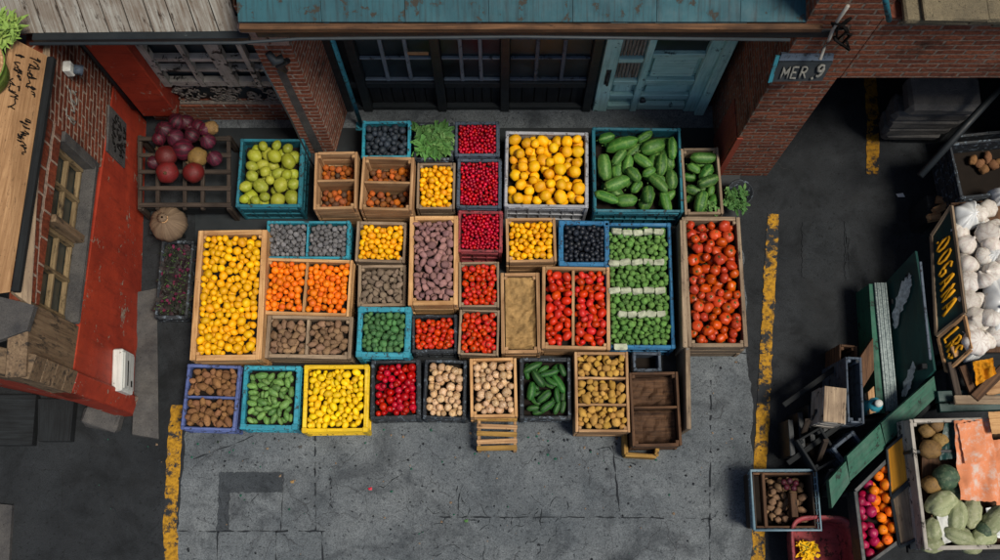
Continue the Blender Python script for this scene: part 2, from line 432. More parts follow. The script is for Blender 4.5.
STROKES = {  # hand-painted letters as polylines in a unit box
 'O': [[(.5, 1), (.2, .85), (.08, .5), (.2, .15), (.5, 0), (.8, .15), (.92, .5), (.8, .85), (.5, 1)]],
 'G': [[(.85, .85), (.5, 1), (.2, .85), (.08, .5), (.2, .15), (.5, 0), (.85, .15), (.88, .45), (.5, .45)]],
 'A': [[(.05, 0), (.4, 1), (.55, 1), (.92, 0)], [(.2, .38), (.8, .38)]],
 'N': [[(.1, 0), (.12, 1), (.85, 0), (.88, 1)]],
 'L': [[(.15, 1), (.12, 0), (.85, .05)]],
 'R': [[(.12, 0), (.14, 1), (.6, 1), (.85, .8), (.65, .52), (.14, .5)], [(.45, .5), (.9, 0)]],
 'S': [[(.85, .85), (.5, 1), (.15, .8), (.3, .55), (.7, .42), (.85, .2), (.5, 0), (.1, .15)]],
 'M': [[(.05, 0), (.12, 1), (.5, .3), (.85, 1), (.95, 0)]],
 'E': [[(.85, 1), (.15, 1), (.12, 0), (.88, 0)], [(.15, .52), (.7, .52)]],
 '9': [[(.85, .7), (.6, .45), (.2, .5), (.12, .8), (.4, 1), (.75, .95), (.85, .7), (.75, .25), (.4, 0), (.15, .1)]],
 '.': [[(.4, .04), (.55, .1), (.45, .16)]],
}
def letters(text, o, ux, uy, h, r, gap=1.0, wid=.62, nrm=None):
    b = MB(); o, ux, uy = Vector(o), Vector(ux), Vector(uy)
    x = 0.0
    for ch in text:
        if ch in STROKES:
            for st in STROKES[ch]:
                pts = []
                for i in range(len(st) - 1):
                    for k in range(3):
                        a = k / 3
                        pts.append((st[i][0] * (1 - a) + st[i + 1][0] * a, st[i][1] * (1 - a) + st[i + 1][1] * a))
                pts.append(st[-1])
                b.tube([o + ux * (x + p[0] * h * wid) + uy * (p[1] * h) for p in pts],
                       [r * (1 + .4 * noise.noise(Vector((p[0] * 3 + x * 20, p[1] * 3, 1)))) for p in pts], 6)
        x += h * wid * (1.22 if ch != '.' else .7) * gap
    return b
def scribble(o, ux, uy, w_, h_, n, r, seed):
    q = random.Random(seed); b = MB(); o, ux, uy = Vector(o), Vector(ux), Vector(uy)
    for i in range(n):
        x0 = (i + .2) / n * w_
        pts = []; x, y = x0, q.uniform(.2, .8) * h_
        for k in range(9):
            pts.append(o + ux * x + uy * y)
            x += q.uniform(-.3, .55) * w_ / n; y = min(h_, max(0, y + q.uniform(-.6, .6) * h_))
        sm = []
        for k in range(len(pts) - 1):
            for a in (0, .5): sm.append(pts[k].lerp(pts[k + 1], a))
        b.tube(sm, r, 5)
    return b
# ------------------------------------------------------------------ ground
def sheet(name, pts, z, m, kind='structure'):
    b = MB(); b._add([(x, y, z) for x, y in pts], [list(range(len(pts)))])
    o = b.build(name, m)
    if o.data.polygons[0].normal.z < 0: o.data.flip_normals()
    return tag(o, kind=kind)
sheet('ground', [(-60, -60), (60, -60), (60, 60), (-60, 60)], 0, M['asphalt'])
XL, XR = P(180, 500).x, P(757, 500).x
q_ = random.Random(77)
sheet('pavement', [(XL + q_.uniform(-.012, .012), -6 + 10.6 * k / 140) for k in range(140, -1, -1)] + [(XR + .05 * noise.noise(Vector((k * .21, 3, 1))) + q_.uniform(-.02, .02), -6 + 10.6 * k / 140) for k in range(141)], .004, M['concrete'])
def ribbon(b, path, wd, z, seed=0, jag=.35, gap=0.0):
    q = random.Random(seed); vs, fs = [], []
    pts = []
    for i in range(len(path) - 1):
        a, c = Vector(path[i]), Vector(path[i + 1]); n = max(2, int((c - a).length / .05))
        for k in range(n): pts.append(a.lerp(c, k / n))
    pts.append(Vector(path[-1]))
    for i, p in enumerate(pts):
        d_ = (pts[min(i + 1, len(pts) - 1)] - pts[max(i - 1, 0)]).normalized(); nn = Vector((-d_.y, d_.x))
        wl = wd * (1 + q.uniform(-jag, jag)); c = p + nn * q.uniform(-jag, jag) * wd * .5
        vs += [(c.x + nn.x * wl / 2, c.y + nn.y * wl / 2, z), (c.x - nn.x * wl / 2, c.y - nn.y * wl / 2, z)]
    for i in range(len(pts) - 1):
        if q.random() >= gap: fs.append([2 * i, 2 * i + 1, 2 * i + 3, 2 * i + 2])
    b._add(vs, fs)
g2 = lambda px, py: Vector((P(px, py).x, P(px, py).y))
# painted kerb lines
def painted(name, pts, wd, z, m, seed):
    b = MB(); ribbon(b, [g2(*p) for p in pts], wd, z, seed, .09); o = b.build(name, m)
    for p in o.data.polygons:
        if p.normal.z < 0: o.data.flip_normals(); break
    return tag(o, kind='structure')
painted('yellow_line', [(172, 572), (170, 520), (175, 440), (178, 405)], .135, .008, M['yellow_line'], 1)
painted('yellow_line', [(757, 600), (760, 470), (767, 330), (773, 214)], .125, .008, M['yellow_line'], 2)
painted('yellow_line', [(872, 175), (873, 120), (868, 60)], .13, .008, M['yellow_line_b'], 3)
jb = MB()
for i, path in enumerate([[(315, 436), (316, 530)], [(178, 531), (325, 531)], [(322, 531), (325, 600)], [(218, 531), (217, 600)], [(276, 531), (276, 600)],
                          [(440, 517), (600, 517), (712, 519)], [(711, 380), (709, 600)], [(612, 440), (620, 517)], [(690, 352), (780, 354)], [(780, 258), (860, 262)], [(178, 465), (245, 440), (260, 432)], [(284, 475), (281, 531)]]):
    ribbon(jb, [g2(*p) for p in path], .010 if i < 9 else .007, .0085, 20 + i, 1.1, .16)
q_ = random.Random(5)
for i in range(34):       # wandering cracks in the slab
    x, y = q_.choice([(q_.uniform(200, 700), q_.uniform(440, 560)), (q_.uniform(440, 600), q_.uniform(500, 560)), (q_.uniform(90, 165), q_.uniform(430, 560))])
    a = q_.uniform(0, 6.28); path = [(x, y)]
    for k in range(q_.randint(3, 8)):
        a += q_.uniform(-1.1, 1.1); x += 6 * math.cos(a); y += 6 * math.sin(a); path.append((x, y))
    ribbon(jb, [g2(*p) for p in path], q_.uniform(.002, .006), .0095, 60 + i, 1.4, .1)
tag(jb.build('pavement_joint', M['joint']), kind='structure')
def ragged(b, poly, z, seed, amp=1.2):
    q = random.Random(seed); ol = []
    for i in range(len(poly)):
        a, c = poly[i], poly[(i + 1) % len(poly)]; n = max(2, int(math.dist(a, c) / 2))
        for k in range(n): f = k / n; ol.append(P(a[0] + (c[0] - a[0]) * f + q.uniform(-amp, amp), a[1] + (c[1] - a[1]) * f + q.uniform(-amp, amp), z))
    ce = sum(ol, Vector((0, 0, 0))) / len(ol); b._add([ce] + ol, [[0, (i + 1) % len(ol) + 1, i + 1] for i in range(len(ol))])
pb = MB()
ragged(pb, [(219, 472), (284, 472), (282, 492), (219, 493)], .0075, 1, .8); ragged(pb, [(219, 490), (230, 492), (228, 531), (216, 531)], .0078, 2)
tag(pb.build('pavement_patch', M['patch']), kind='structure')
pl = MB()
for i, (x0, y0, x1, y1) in enumerate([(802, 222, 835, 278), (845, 222, 850, 280), (40, 470, 62, 510)]):
    ragged(pl, [(x0, y0), (x1, y0), (x1, y1), (x0, y1)], .007, 30 + i, 1.0)
tag(pl.build('road_patch', M['patch_d']), kind='structure')

gr = MB(); q_ = random.Random(99)
for i in range(420):          # grit, crumbs and leaf scraps trodden into the ground
    x, y = q_.uniform(90, 800), q_.choice([q_.uniform(428, 560), q_.uniform(425, 470), q_.uniform(352, 560)])
    p = P(x, y, .011); r = q_.choice([.004, .006, .008, .012, .016]); k = q_.randint(4, 6); a0 = q_.uniform(0, 6)
    ring = [(p.x + r * q_.uniform(.5, 1.2) * math.cos(a0 + 6.283 * j / k), p.y + r * q_.uniform(.5, 1.2) * math.sin(a0 + 6.283 * j / k), .0105) for j in range(k)]
    gr._add(ring + [(p.x, p.y, .0105 + r * .5)], [[j, (j + 1) % k, k] for j in range(k)], None, q_.choice([0, 0, 0, 0, 1, 2]))
tag(gr.build('grit', [M['joint'], M['burlap'], M['green_paint']]), 'dark grit and crumbs scattered over the worn pavement', 'grit', kind='stuff')
# ------------------------------------------------------------------ kiosk with the red wall
CF, CB, CE = Vector((-3.62, 1.25)), Vector((-3.82, 4.42)), Vector((-5.9, 1.72))
kio = thing('kiosk', 'red and brick kiosk with a deep wooden window and a pale plywood roof edge', 'kiosk', (CF.x, CF.y, 0))
bpy.context.view_layer.update()
def kput(b, name, m, parent=kio):
    o = b.build(name, m); o.parent = parent
    o.matrix_parent_inverse = Matrix.Identity(4)
    inv = Vector((0, 0, 0)); p = parent
    while p is not None: inv += Vector(p.location); p = p.parent
    o.data.transform(Matrix.Translation(-inv)); return o
wl = (CB - CF).length; wu = (CB - CF).normalized(); wn2 = Vector((wu.y, -wu.x))     # outward normal (+X)
def KW(s, z, out=0.0):            # a point on the kiosk's long wall: s metres from the front corner
    q = CF + wu * s + wn2 * out; return Vector((q.x, q.y, z))
rotk = Matrix((Vector((wu.x, wu.y, 0)), Vector((-wu.y, wu.x, 0)), Vector((0, 0, 1)))).transposed()
def kbox(b, s0, s1, z0, z1, o0, o1, **k):
    c = KW((s0 + s1) / 2, (z0 + z1) / 2, (o0 + o1) / 2)
    return b.box(c, (s1 - s0, o1 - o0, z1 - z0), rotk, **k)
W0, W1, WZ0, WZ1, SH = .6, 2.15, 1.46, 2.08, .16      # window opening, sagging towards the shops
SM = (W0 + W1) / 2
def shear(b):
    for i, v in enumerate(b.v):
        q = Vector((v[0], v[1])) - CF; b.v[i] = (v[0], v[1], v[2] + SH * (SM - q.dot(wu)))
    return b
RZ0, RZ1 = 1.6, .92                # the red paint's slanting top edge
b = MB(); b.slab([KW(0, 0), KW(wl, 0), KW(wl, RZ1), KW(0, RZ0)], .18)
kput(b, 'lower_wall', M['red_wall'])
b = MB(); kbox(b, W1 + .06, wl, .5, 2.42, -.17, -.012, mode='wall')
b.slab([KW(W0, WZ1 + .05 + SH * (SM - W0), -.012), KW(W1 + .06, WZ1 + .05 + SH * (SM - W1), -.012), KW(W1 + .06, 2.42, -.012), KW(W0, 2.42, -.012)], .16, mode='wall')
kput(b, 'brick_wall', M['brick_l'])
b = MB(); kbox(b, .0, W0, 1.2, 2.42, -.17, -.012, ch=.01); kput(b, 'wooden_cladding', M['clad'])
b = shear(MB()); kbox(b, W0 + .003, W1 - .003, WZ0 - .07, WZ0, -.3, .02, ch=.012, jit=.008); kput(shear(b), 'window_sill', M['concrete_dirty'])
win = MB(); kbox(win, W0, W1, WZ0, WZ1, -.16, -.14); wo = kput(shear(win), 'window', M['win_glass'])
fr = MB()
mid = (W0 + W1) / 2
for a, c in ((W0 + .03, mid - .03), (mid + .06, W1 - .05)):
    for s_ in (a, (a + c) / 2 - .014, c - .032): kbox(fr, s_, s_ + .034, WZ0 + .02, WZ1 - .02, -.138, -.08)
    for z_ in (WZ0 + .02, (WZ0 + WZ1) / 2 - .02, WZ1 - .05): kbox(fr, a + .036, c - .034, z_, z_ + .032, -.136, -.09)
f_ = shear(fr).build('window_frame', M['yellow_frame']); f_.parent = wo; f_.data.transform(Matrix.Translation(-Vector(kio.location)))
b = MB(); kbox(b, mid - .02, mid + .05, WZ0, WZ1, -.15, .0, ch=.008, jit=.006); kput(shear(b), 'window_post', M['clad'])
b = MB(); kbox(b, W1 - .04, W1 + .06, WZ0 - .1, WZ1 + .04, -.17, .01, ch=.008); kput(shear(b), 'jamb', M['concrete_dirty'])
# end wall facing the pavement
eu = (CE - CF).normalized(); el = (CE - CF).length
def EW(s, z, out=0.0):
    n = Vector((-eu.y, eu.x)) if Vector((-eu.y, eu.x)).y < 0 else Vector((eu.y, -eu.x))
    q = CF + eu * s + n * out; return Vector((q.x, q.y, z))
rote = Matrix((Vector((eu.x, eu.y, 0)), Vector((-eu.y, eu.x, 0)), Vector((0, 0, 1)))).transposed()
def ebox(b, s0, s1, z0, z1, o0, o1, **k):
    return b.box(EW((s0 + s1) / 2, (z0 + z1) / 2, (o0 + o1) / 2), (s1 - s0, o1 - o0, z1 - z0), rote, **k)
b = MB(); ebox(b, .0, el, 0, RZ0 - .02, -.18, .0, ch=.012); kput(b, 'end_wall', M['red_wall'])
b = MB(); [ebox(b, .0, el, RZ0 - .017 + k * .2, RZ0 - .02 + (k + 1) * .2, -.18, .012 + .006 * (k % 2), ch=.006) for k in range(4)]; kput(b, 'end_cladding', M['clad'])
b = MB(); b.slab([KW(-.2, .13, .0), KW(1.25, .1, .0), KW(1.3, .03, .17), KW(-.25, .07, .24)], .1, sub=18, jit=.06); ebox(b, .12, .5, -.02, .118, .0, .2, ch=.03, jit=.015); kput(b, 'plinth', M['concrete_dirty'])
# roof edge: plywood board with a dark drip batten
bd = MB(); bd.slab([P(10, 292, 2.5), P(47, 56, 2.5), P(12, 38, 2.78), P(-50, 300, 2.78)], .05)
bo = kput(bd, 'roof_edge_board', M['board_ply'])
b = MB(); b.slab([P(13, 292, 2.47), P(50, 57, 2.47), KW(wl - .02, 2.44, .01), KW(.55, 2.44, .01)], .05); kput(b, 'roof_batten', M['grey_wood'])
b = MB(); b.slab([P(-12, 294, 2.45), P(34, 305, 2.45), P(27, 330, 2.45), P(-12, 344, 2.45)], .06, sub=6, jit=.02); kput(b, 'roof_corner', M['concrete_dirty'])
b = MB(); b.bar(P(16, 292, 2.5), P(52, 58, 2.5), .06, .06, ch=.008); kput(b, 'drip_strip', M['black_wood'])
b = MB(); b.slab([KW(-.2, 2.76, -.6), KW(wl, 2.76, -.6), KW(wl, 2.8, -3.2), KW(-.2, 2.8, -3.2)], .06); kput(b, 'roof', M['dark_wood'])
e0, e1, e2, e3 = P(10, 292, 2.5), P(47, 56, 2.5), P(12, 38, 2.78), P(-50, 300, 2.78)
ru = (e0 - e1).normalized(); rv = (e2 - e1).normalized(); rn = ru.cross(rv).normalized(); rn = rn if rn.z > 0 else -rn
for k, (s0, l, sd) in enumerate(((.06, .42, 3), (.12, .5, 4), (.6, .34, 9))):
    sc_ = scribble(e1 + ru * s0 + rv * (.06 if k != 1 else .2) + rn * .012, ru, rv, l * .8, .09, 8, .0045, sd)
    o_ = sc_.build('painted_scrawl', M['black_ink'], bo); o_.data.transform(Matrix.Translation(-Vector(kio.location)))
sc_ = scribble(KW(.95, 1.5, .004), wu.to_3d(), Vector((0, 0, 1)), .4, .3, 4, .008, 21)
sc_ = scribble(KW(W1 + .2, 1.75, -.008), wu.to_3d(), Vector((0, 0, 1)), .3, .2, 3, .007, 22)
kput(sc_, 'chalk_scrawl', M['white_ink'])
pipe = MB(); pipe.tube([KW(wl - .06, 2.5, .05), KW(wl - .05, 1.2, .05), KW(wl - .06, .5, .05)], .03); kput(pipe, 'drain_pipe', M['black_frame'])
plq = thing('wall_plate', 'grey plate with black scrawled writing fixed to the kiosk wall', 'sign', KW(wl - .55, .95, .02))
pb_ = MB(); kbox(pb_, wl - .78, wl - .3, .62, 1.08, .0, .022, ch=.004)
po = kput(pb_, 'plate', M['concrete_dirty'], plq)
sc_ = MB()
for zz, sd in ((.95, 31), (.82, 32), (.7, 33)):
    t_ = scribble(KW(wl - .72, zz - .05, .026), wu.to_3d(), Vector((0, 0, 1)), .34, .1, 5, .008, sd)
    sc_._add(t_.v, t_.f, t_.g, 0, True)
kput(sc_, 'lettering', M['black_ink'], plq)
mb_ = thing('meter_box', 'small white weathered meter box low on the red wall', 'meter box', KW(.32, .55, .0))
b = MB(); kbox(b, .14, .54, .42, .72, .0, .1, ch=.012); kput(b, 'case', M['white_box'], mb_)
b = MB(); kbox(b, .17, .51, .45, .69, .1, .113, ch=.006); kput(b, 'lid', M['white_box'], mb_)
b = MB(); kbox(b, .2, .26, .5, .53, .113, .118, ch=.001); kbox(b, .2, .44, .6, .62, .113, .117, ch=.001); kput(b, 'slot', M['black_ink'], mb_)
lamp_ = thing('wall_light', 'little cream wall fitting under the kiosk roof edge', 'wall fitting', KW(2.75, 2.0, 0))
b = MB(); kbox(b, 2.72, 2.82, 1.98, 2.1, -.003, .07, ch=.01); kput(b, 'housing', M['white_box'], lamp_)
b = MB(); b.tube([KW(2.77, 2.03, .07), KW(2.77, 1.99, .13)], [.04, .05], 10); kput(b, 'spout', M['slate_p'], lamp_)
# low dark steps beside the kiosk
stp = thing('step_platform', 'low black timber platform at the foot of the red kiosk', 'platform', P(30, 420))
for x0, x1, y0, y1 in ((-20, 36, 395, 445), (38, 74, 399, 441)):
    b = MB(); b.slab([P(x0, y0, .12), P(x1, y0, .12), P(x1 - 4, y1, .12), P(x0, y1, .12)], .1, jit=.004); kput(b, 'plank', M['black_wood'], stp)
ss = thing('stone_slab', 'broken grey slab lying on the dark asphalt by the platform', 'slab', P(5, 530))
b = MB(); b.slab([P(-20, 502, .05), P(12, 505, .05), P(8, 575, .05), P(-20, 575, .05)], .05, jit=.01, sub=4); kput(b, 'slab_body', M['concrete_dirty'], ss)

# ------------------------------------------------------------------ shop front
YW, YP, YF, YR = 4.42, 4.05, 4.55, 3.8
def ybox(b, x0, x1, z0, z1, y0, y1, **k):
    return b.box(((x0 + x1) / 2, (y0 + y1) / 2, (z0 + z1) / 2), (x1 - x0, y1 - y0, z1 - z0), **k)
# window bay between kiosk and pillar
bay = thing('lattice_window', 'grey weathered window of six panes above an iron lattice', 'window', (-2.9, YW, 0))
xs0, xs1 = -3.72, -2.1
b = MB(); ybox(b, xs0, xs1, 0, .36, YW + .02, YW + .16, mode='wall'); kput(b, 'base_wall', M['brick_d'], bay)
b = MB(); ybox(b, xs0, -3.35, .362, 2.9, YW - .1, YW + .16, ch=.01); kput(b, 'red_pilaster', M['red_wall'], bay)
b = MB(); ybox(b, -3.35, xs1, .36, 2.6, YW + .1, YW + .11); gl = kput(b, 'pane', M['glass'], bay)
b = MB()
zt, zb = 1.98, .82
for z0, wd in ((zb, .1), (zb + .32, .05), (1.34, .06), (zt, .1)): ybox(b, -3.345, xs1, z0, z0 + wd, YW + .02, YW + .085, jit=.003)
for x0, wd in ((-3.345, .07), (-2.98, .045), (-2.72, .13), (-2.42, .05), (xs1 - .09, .085)): ybox(b, x0, x0 + wd, zb + .02, zt + .08, YW + .0, YW + .075, jit=.003)
kput(b, 'frame', M['grey_frame'], bay)
b = MB(); q_ = random.Random(8)
for i in range(80):      # scrolls of the iron lattice
    cx, cz = q_.uniform(-3.32, xs1 - .05), q_.uniform(.38, .8); r0 = q_.uniform(.035, .07); a0 = q_.uniform(0, 6.28)
    b.tube([(cx + r0 * (1 - k * .07) * math.cos(a0 + k * .55), YW + .05 + .012 * q_.random(), min(.81, max(.37, cz + r0 * (1 - k * .07) * math.sin(a0 + k * .55)))) for k in range(10)], .009, 5)
ybox(b, -3.345, xs1, .36, .39, YW + .03, YW + .07); kput(b, 'lattice', M['rust_grill'], bay)
# left pillar, splayed
pil = thing('brick_pillar', 'slim red brick pillar beside the black shop windows', 'pillar', (-1.95, YP, 0))
b = MB()
x0, x1, x2 = -2.07, -1.76, -1.63
pv = [(x0, YP), (x1, YP), (x2, YF + .1), (x0, YF + .1)]
vs, gs, fs = [], [], []
for i in range(4):
    a, c = Vector(pv[i]), Vector(pv[(i + 1) % 4]); k = len(vs); L = (c - a).length
    off = (0, .31, .31 + .52, 1.4)[i]
    for (p_, u_) in ((a, 0), (c, L)):
        for z_ in (0, 3.05): vs.append((p_.x, p_.y, z_)); gs.append((off + u_, z_, 0))
    fs.append([k, k + 2, k + 3, k + 1])
fs.append([1, 3, 7, 5]); b._add(vs, fs, gs); kput(b, 'shaft', M['brick_d'], pil)
b = MB(); ybox(b, x0 - .03, x0 + .16, 2.5, 2.8, YP - .06, YP - .003, ch=.015, jit=.006); kput(b, 'block', M['block'], pil)
b = MB(); ybox(b, x0 + .175, x1 + .02, 2.5, 2.8, YP - .06, YP - .003, ch=.015, jit=.006); kput(b, 'block', M['block'], pil)
b = MB(); b.slab([(x0 + .1, YP - .004, 0), (x0 + .19, YP - .004, 0), (x0 + .17, YP - .004, 1.95), (x0 + .1, YP - .004, 1.95)], .02); kput(b, 'cement_repair', M['concrete_dirty'], pil)
b = MB(); b.tube([(x0 + .12, YP - .05, 2.36), (x0 + .16, YP - .09, 2.28), (x0 + .22, YP - .07, 2.3), (x0 + .25, YP - .05, 2.22), (x0 + .17, YP - .06, 2.16), (x0 + .2, YP - .05, 2.02)], [.03, .045, .04, .03, .04, .02], 7); kput(b, 'bracket', M['iron'], pil)
# teal pole
tp = thing('teal_pole', 'thin teal pole rising beside the brick pillar', 'pole', (-1.5, 4.36, 0))
b = MB(); b.tube([(-1.49, 4.36, 0), (-1.5, 4.36, 3.1)], .024); kput(b, 'shaft', M['teal'], tp)
b = MB(); ybox(b, -1.55, -1.44, 0, .02, 4.31, 4.41); kput(b, 'foot_plate', M['teal'], tp)
# black shop front
sf = thing('shop_front', 'black timber shop front with small panes over plank panels', 'shop front', (-.3, YF, 0))
b = MB(); ybox(b, -1.64, .98, 0, 3.1, YF + .12, YF + .2); kput(b, 'back_panel', M['black_frame'], sf)
edges = [-1.42, -.62, .05, .98]
zr = [.0, .1, .55, .66, 1.2, 1.26, 1.92, 2.02]
b = MB()
for x in (-1.63, -1.42, -.62, .05, .93): ybox(b, x - .045, x + .045, 0, 3.1, YF - .02, YF + .118, ch=.006)
for z0, z1 in ((0.01, .09), (.55, .66), (1.9, 2.0), (2.6, 2.7)):
    for i in range(4):
        xa, xb = [-1.63, -1.42, -.62, .05, .93][i:i + 2]
        ybox(b, xa + .046, xb - .046, z0, z1, YF, YF + .116, ch=.005)
fo = kput(b, 'frame', M['black_frame'], sf)
for i in range(3):
    xa, xb = [-1.42, -.62, .05, .93][i:i + 2]; xa += .05; xb -= .05
    b = MB(); ybox(b, xa, xb, .662, 2.6, YF + .06, YF + .066); wv = kput(b, 'window', M['glass'], sf)
    b = MB(); n = 3
    for k in range(1, n): x = xa + (xb - xa) * k / n; ybox(b, x - .018, x + .018, .664, 1.898, YF + .02, YF + .058, ch=.004)
    for z in (.664, 1.12, 1.52): ybox(b, xa, xb, z, z + .03, YF + .025, YF + .057, ch=.004)
    g_ = b.build('glazing_bar', M['bar_paint'] if i != 2 else M['slate_p'], wv); g_.data.transform(Matrix.Translation(-Vector(sf.location)))
    b = MB(); n = 6
    for k in range(n): x = xa + (xb - xa) * k / n; ybox(b, x + .004, x + (xb - xa) / n - .004, .092, .548, YF + .05, YF + .075, ch=.004)
    kput(b, 'plank_panel', M['black_wood'], sf)
sg = tag(MB().box((-.78, YF - .03, 1.36), (.2, .012, .055)).build('paper_strip', M['tan']), 'small orange strip fixed across the black shop window', 'strip')
# teal door
dr = thing('teal_door', 'worn teal panelled double door with one dark pane', 'door', (1.5, YF, 0))
b = MB(); ybox(b, 1.0, 2.2, 0, 2.6, YF + .06, YF + .11); kput(b, 'back', M['teal_door'], dr)
b = MB()
for x0_, x1_ in ((1.0, 1.15), (1.4, 1.47), (1.98, 2.2)): ybox(b, x0_, x1_, 0, 2.6, YF - .01, YF + .058, ch=.006)
ybox(b, 2.1, 2.2, 0, 2.6, YF - .06, YF - .012, ch=.006)
kput(b, 'stile', M['teal_door'], dr)
b = MB()
for z0, z1 in ((.02, .12), (.3, .38), (.62, .7), (1.1, 1.18), (1.75, 1.85)):
    ybox(b, 1.152, 1.398, z0, z1, YF, YF + .056, ch=.006)
for z0, z1 in ((.02, .14), (.28, .37), (.62, .72), (1.2, 1.28), (1.75, 1.85)):
    ybox(b, 1.472, 1.978, z0, z1, YF, YF + .056, ch=.006)
kput(b, 'rail', M['teal_door'], dr)
for z0, z1 in ((.72, 1.09), (1.19, 1.74)):
    b = MB()
    for k in range(7): x = 1.155 + k * .0345; ybox(b, x, x + .027, z0, z1, YF + .03, YF + .052, ch=.006)
    kput(b, 'grooved_panel', M['silver_wood'], dr)
b = MB(); ybox(b, 1.18, 1.37, .4, .6, YF + .035, YF + .052); ybox(b, 1.51, 1.94, .75, 1.16, YF + .03, YF + .052, ch=.012); ybox(b, 1.51, 1.94, .4, .6, YF + .03, YF + .052, ch=.012); kput(b, 'raised_panel', M['teal_door'], dr)
b = MB(); ybox(b, 1.474, 1.976, 1.282, 1.748, YF + .04, YF + .053); kput(b, 'pane', M['glass'], dr)
b = MB(); b.tube([(1.08, YF - .01, .92), (1.08, YF - .06, .9), (1.08, YF - .06, .74), (1.08, YF - .01, .72)], .014); ybox(b, 1.055, 1.105, .66, .98, YF - .016, YF - .011); kput(b, 'handle', M['iron'], dr)
b = MB(); b.tube([(1.5, YF - .01, .33), (1.5, YF - .05, .33)], [.02, .035], 10); kput(b, 'knob', M['iron'], dr)
rc = thing('side_return', 'dark recessed wall between the teal door and the brick corner', 'wall', (2.3, YF, 0))
b = MB(); ybox(b, 2.202, 2.9, 0, 3.2, YF + .12, YF + .2); kput(b, 'recess_panel', M['black_wood'], rc)

# brick corner and the wall over the alley
bc = thing('brick_gateway', 'red brick corner pier carrying a brick wall over the dark alley', 'gateway', (2.6, YR, 0))
AX0, AX1, AZ = 2.3, 2.84, 2.3
b = MB(); ybox(b, AX0, AX1, 0, AZ - .003, YR, 5.4, mode='wall'); kput(b, 'pier', M['brick_r'], bc)
b = MB(); ybox(b, AX0, 2.86, AZ, 4.2, YR, YR + .4, mode='wall', ch=.004); ybox(b, 2.863, 7.5, AZ, 3.3, YR, YR + .4, mode='wall', ch=.004); kput(b, 'lintel_wall', M['brick_r'], bc)
b = MB(); ybox(b, AX1, 7.5, AZ + .1, AZ + .3, YR + .402, 9.0); kput(b, 'alley_ceiling', M['black_wood'], bc)
b = MB(); ybox(b, 5.6, 7.5, 0, AZ + .098, YR + .002, 9.0, mode='wall'); kput(b, 'alley_wall', M['brick_d'], bc)
b = MB(); ybox(b, AX0 + .01, 7.5, 0, AZ + .09, 9.002, 9.1, mode='wall'); kput(b, 'end_wall', M['brick_d'], bc)
b = MB(); ybox(b, AX0, AX1, 0, AZ + .09, 5.403, 9.0, mode='wall'); kput(b, 'alley_side', M['brick_d'], bc)
b = MB(); ybox(b, AX0 - .012, AX0, .0, 1.0, YR + .02, YR + .42); ybox(b, AX0 - .012, AX0 + .05, 0, 1.02, YR - .012, YR, ch=.003); kput(b, 'red_patch', M['red_old'], bc)
b = MB(); q_ = random.Random(3)
for lay in range(4):
    x = 2.95 + q_.uniform(0, .2)
    while x < 7.3:
        l = q_.uniform(.35, .95); z0 = 3.24 + lay * .052
        ybox(b, x, x + l - .006, z0, z0 + q_.uniform(.04, .05), YR - .03 - .025 * lay + q_.uniform(-.02, .02), YR + .5 - (.503 if lay < 2 else 0), ch=.012, jit=.008); x += l
kput(b, 'cornice', M['cornice'], bc)
b = MB(); ybox(b, AX1 + .05, 7.5, 3.5, 3.6, YR + .1, 5.2, ch=.02); kput(b, 'roof', M['silver_wood'], bc)
b = MB(); ybox(b, 2.87, 7.5, 3.5, 8.2, YR + .42, YR + .7, mode='wall', ch=.004); kput(b, 'sky_blocking_wall', M['brick_r'], bc)  # unseen wall above the gateway, added to cut sky light over the alley
ub = thing('sky_blocking_storey', 'added unseen brick upper storey blocking sky light above the awnings', 'building', (-1.5, 5.4, 3.2))  # storey out of view, added to block the sky and darken the shop side
b = MB(); ybox(b, -7.5, 2.28, 0, 8.2, 5.45, 5.7, mode='wall', ch=.004); kput(b, 'wall', M['brick_d'], ub)
for k in range(4):
    x = -5.6 + k * 2.1; b = MB(); ybox(b, x, x + 1.0, 4.9, 6.6, 5.425, 5.447); o_ = kput(b, 'window', M['glass'], ub)
    b = MB(); ybox(b, x - .06, x, 4.85, 6.65, 5.4, 5.448); ybox(b, x + 1.0, x + 1.06, 4.85, 6.65, 5.4, 5.448); ybox(b, x + .002, x + .998, 6.603, 6.65, 5.4, 5.446); ybox(b, x + .002, x + .998, 5.72, 5.77, 5.4, 5.423); fr_ = b.build('window_frame', M['grey_frame'], o_); fr_.data.transform(Matrix.Translation(-Vector(ub.location)))
# sign plate on the corner
sgn = thing('corner_sign', 'dark tin sign with pale hand lettering on the brick corner', 'sign', onY(800, 70, YR - .05))
p00, p10, p11, p01 = onY(772, 82, YR - .16), onY(822, 81, YR - .16), onY(833, 62, YR - .05), onY(779, 62, YR - .05)
b = MB(); b.slab([p00, p10, p11, p01], .02); kput(b, 'plate', M['black_frame'], sgn)
b = MB(); b.slab([onY(779, 61, YR - .045), onY(833, 61, YR - .045), onY(834, 54, YR - .01), onY(782, 54, YR - .01)], .03); kput(b, 'hood', M['slate_p'], sgn)
b = MB(); b.slab([onY(768, 83, YR - .17), onY(772, 83, YR - .17), onY(780, 56, YR - .02), onY(776, 56, YR - .02)], .02); kput(b, 'edge', M['teal_dark'], sgn)
ux = (p10 - p00).normalized(); uy = (p01 - p00).normalized(); nn = ux.cross(uy).normalized(); nn = nn if nn.y < 0 else -nn
sh_ = (p01 - p00).length; sw_ = (p10 - p00).length
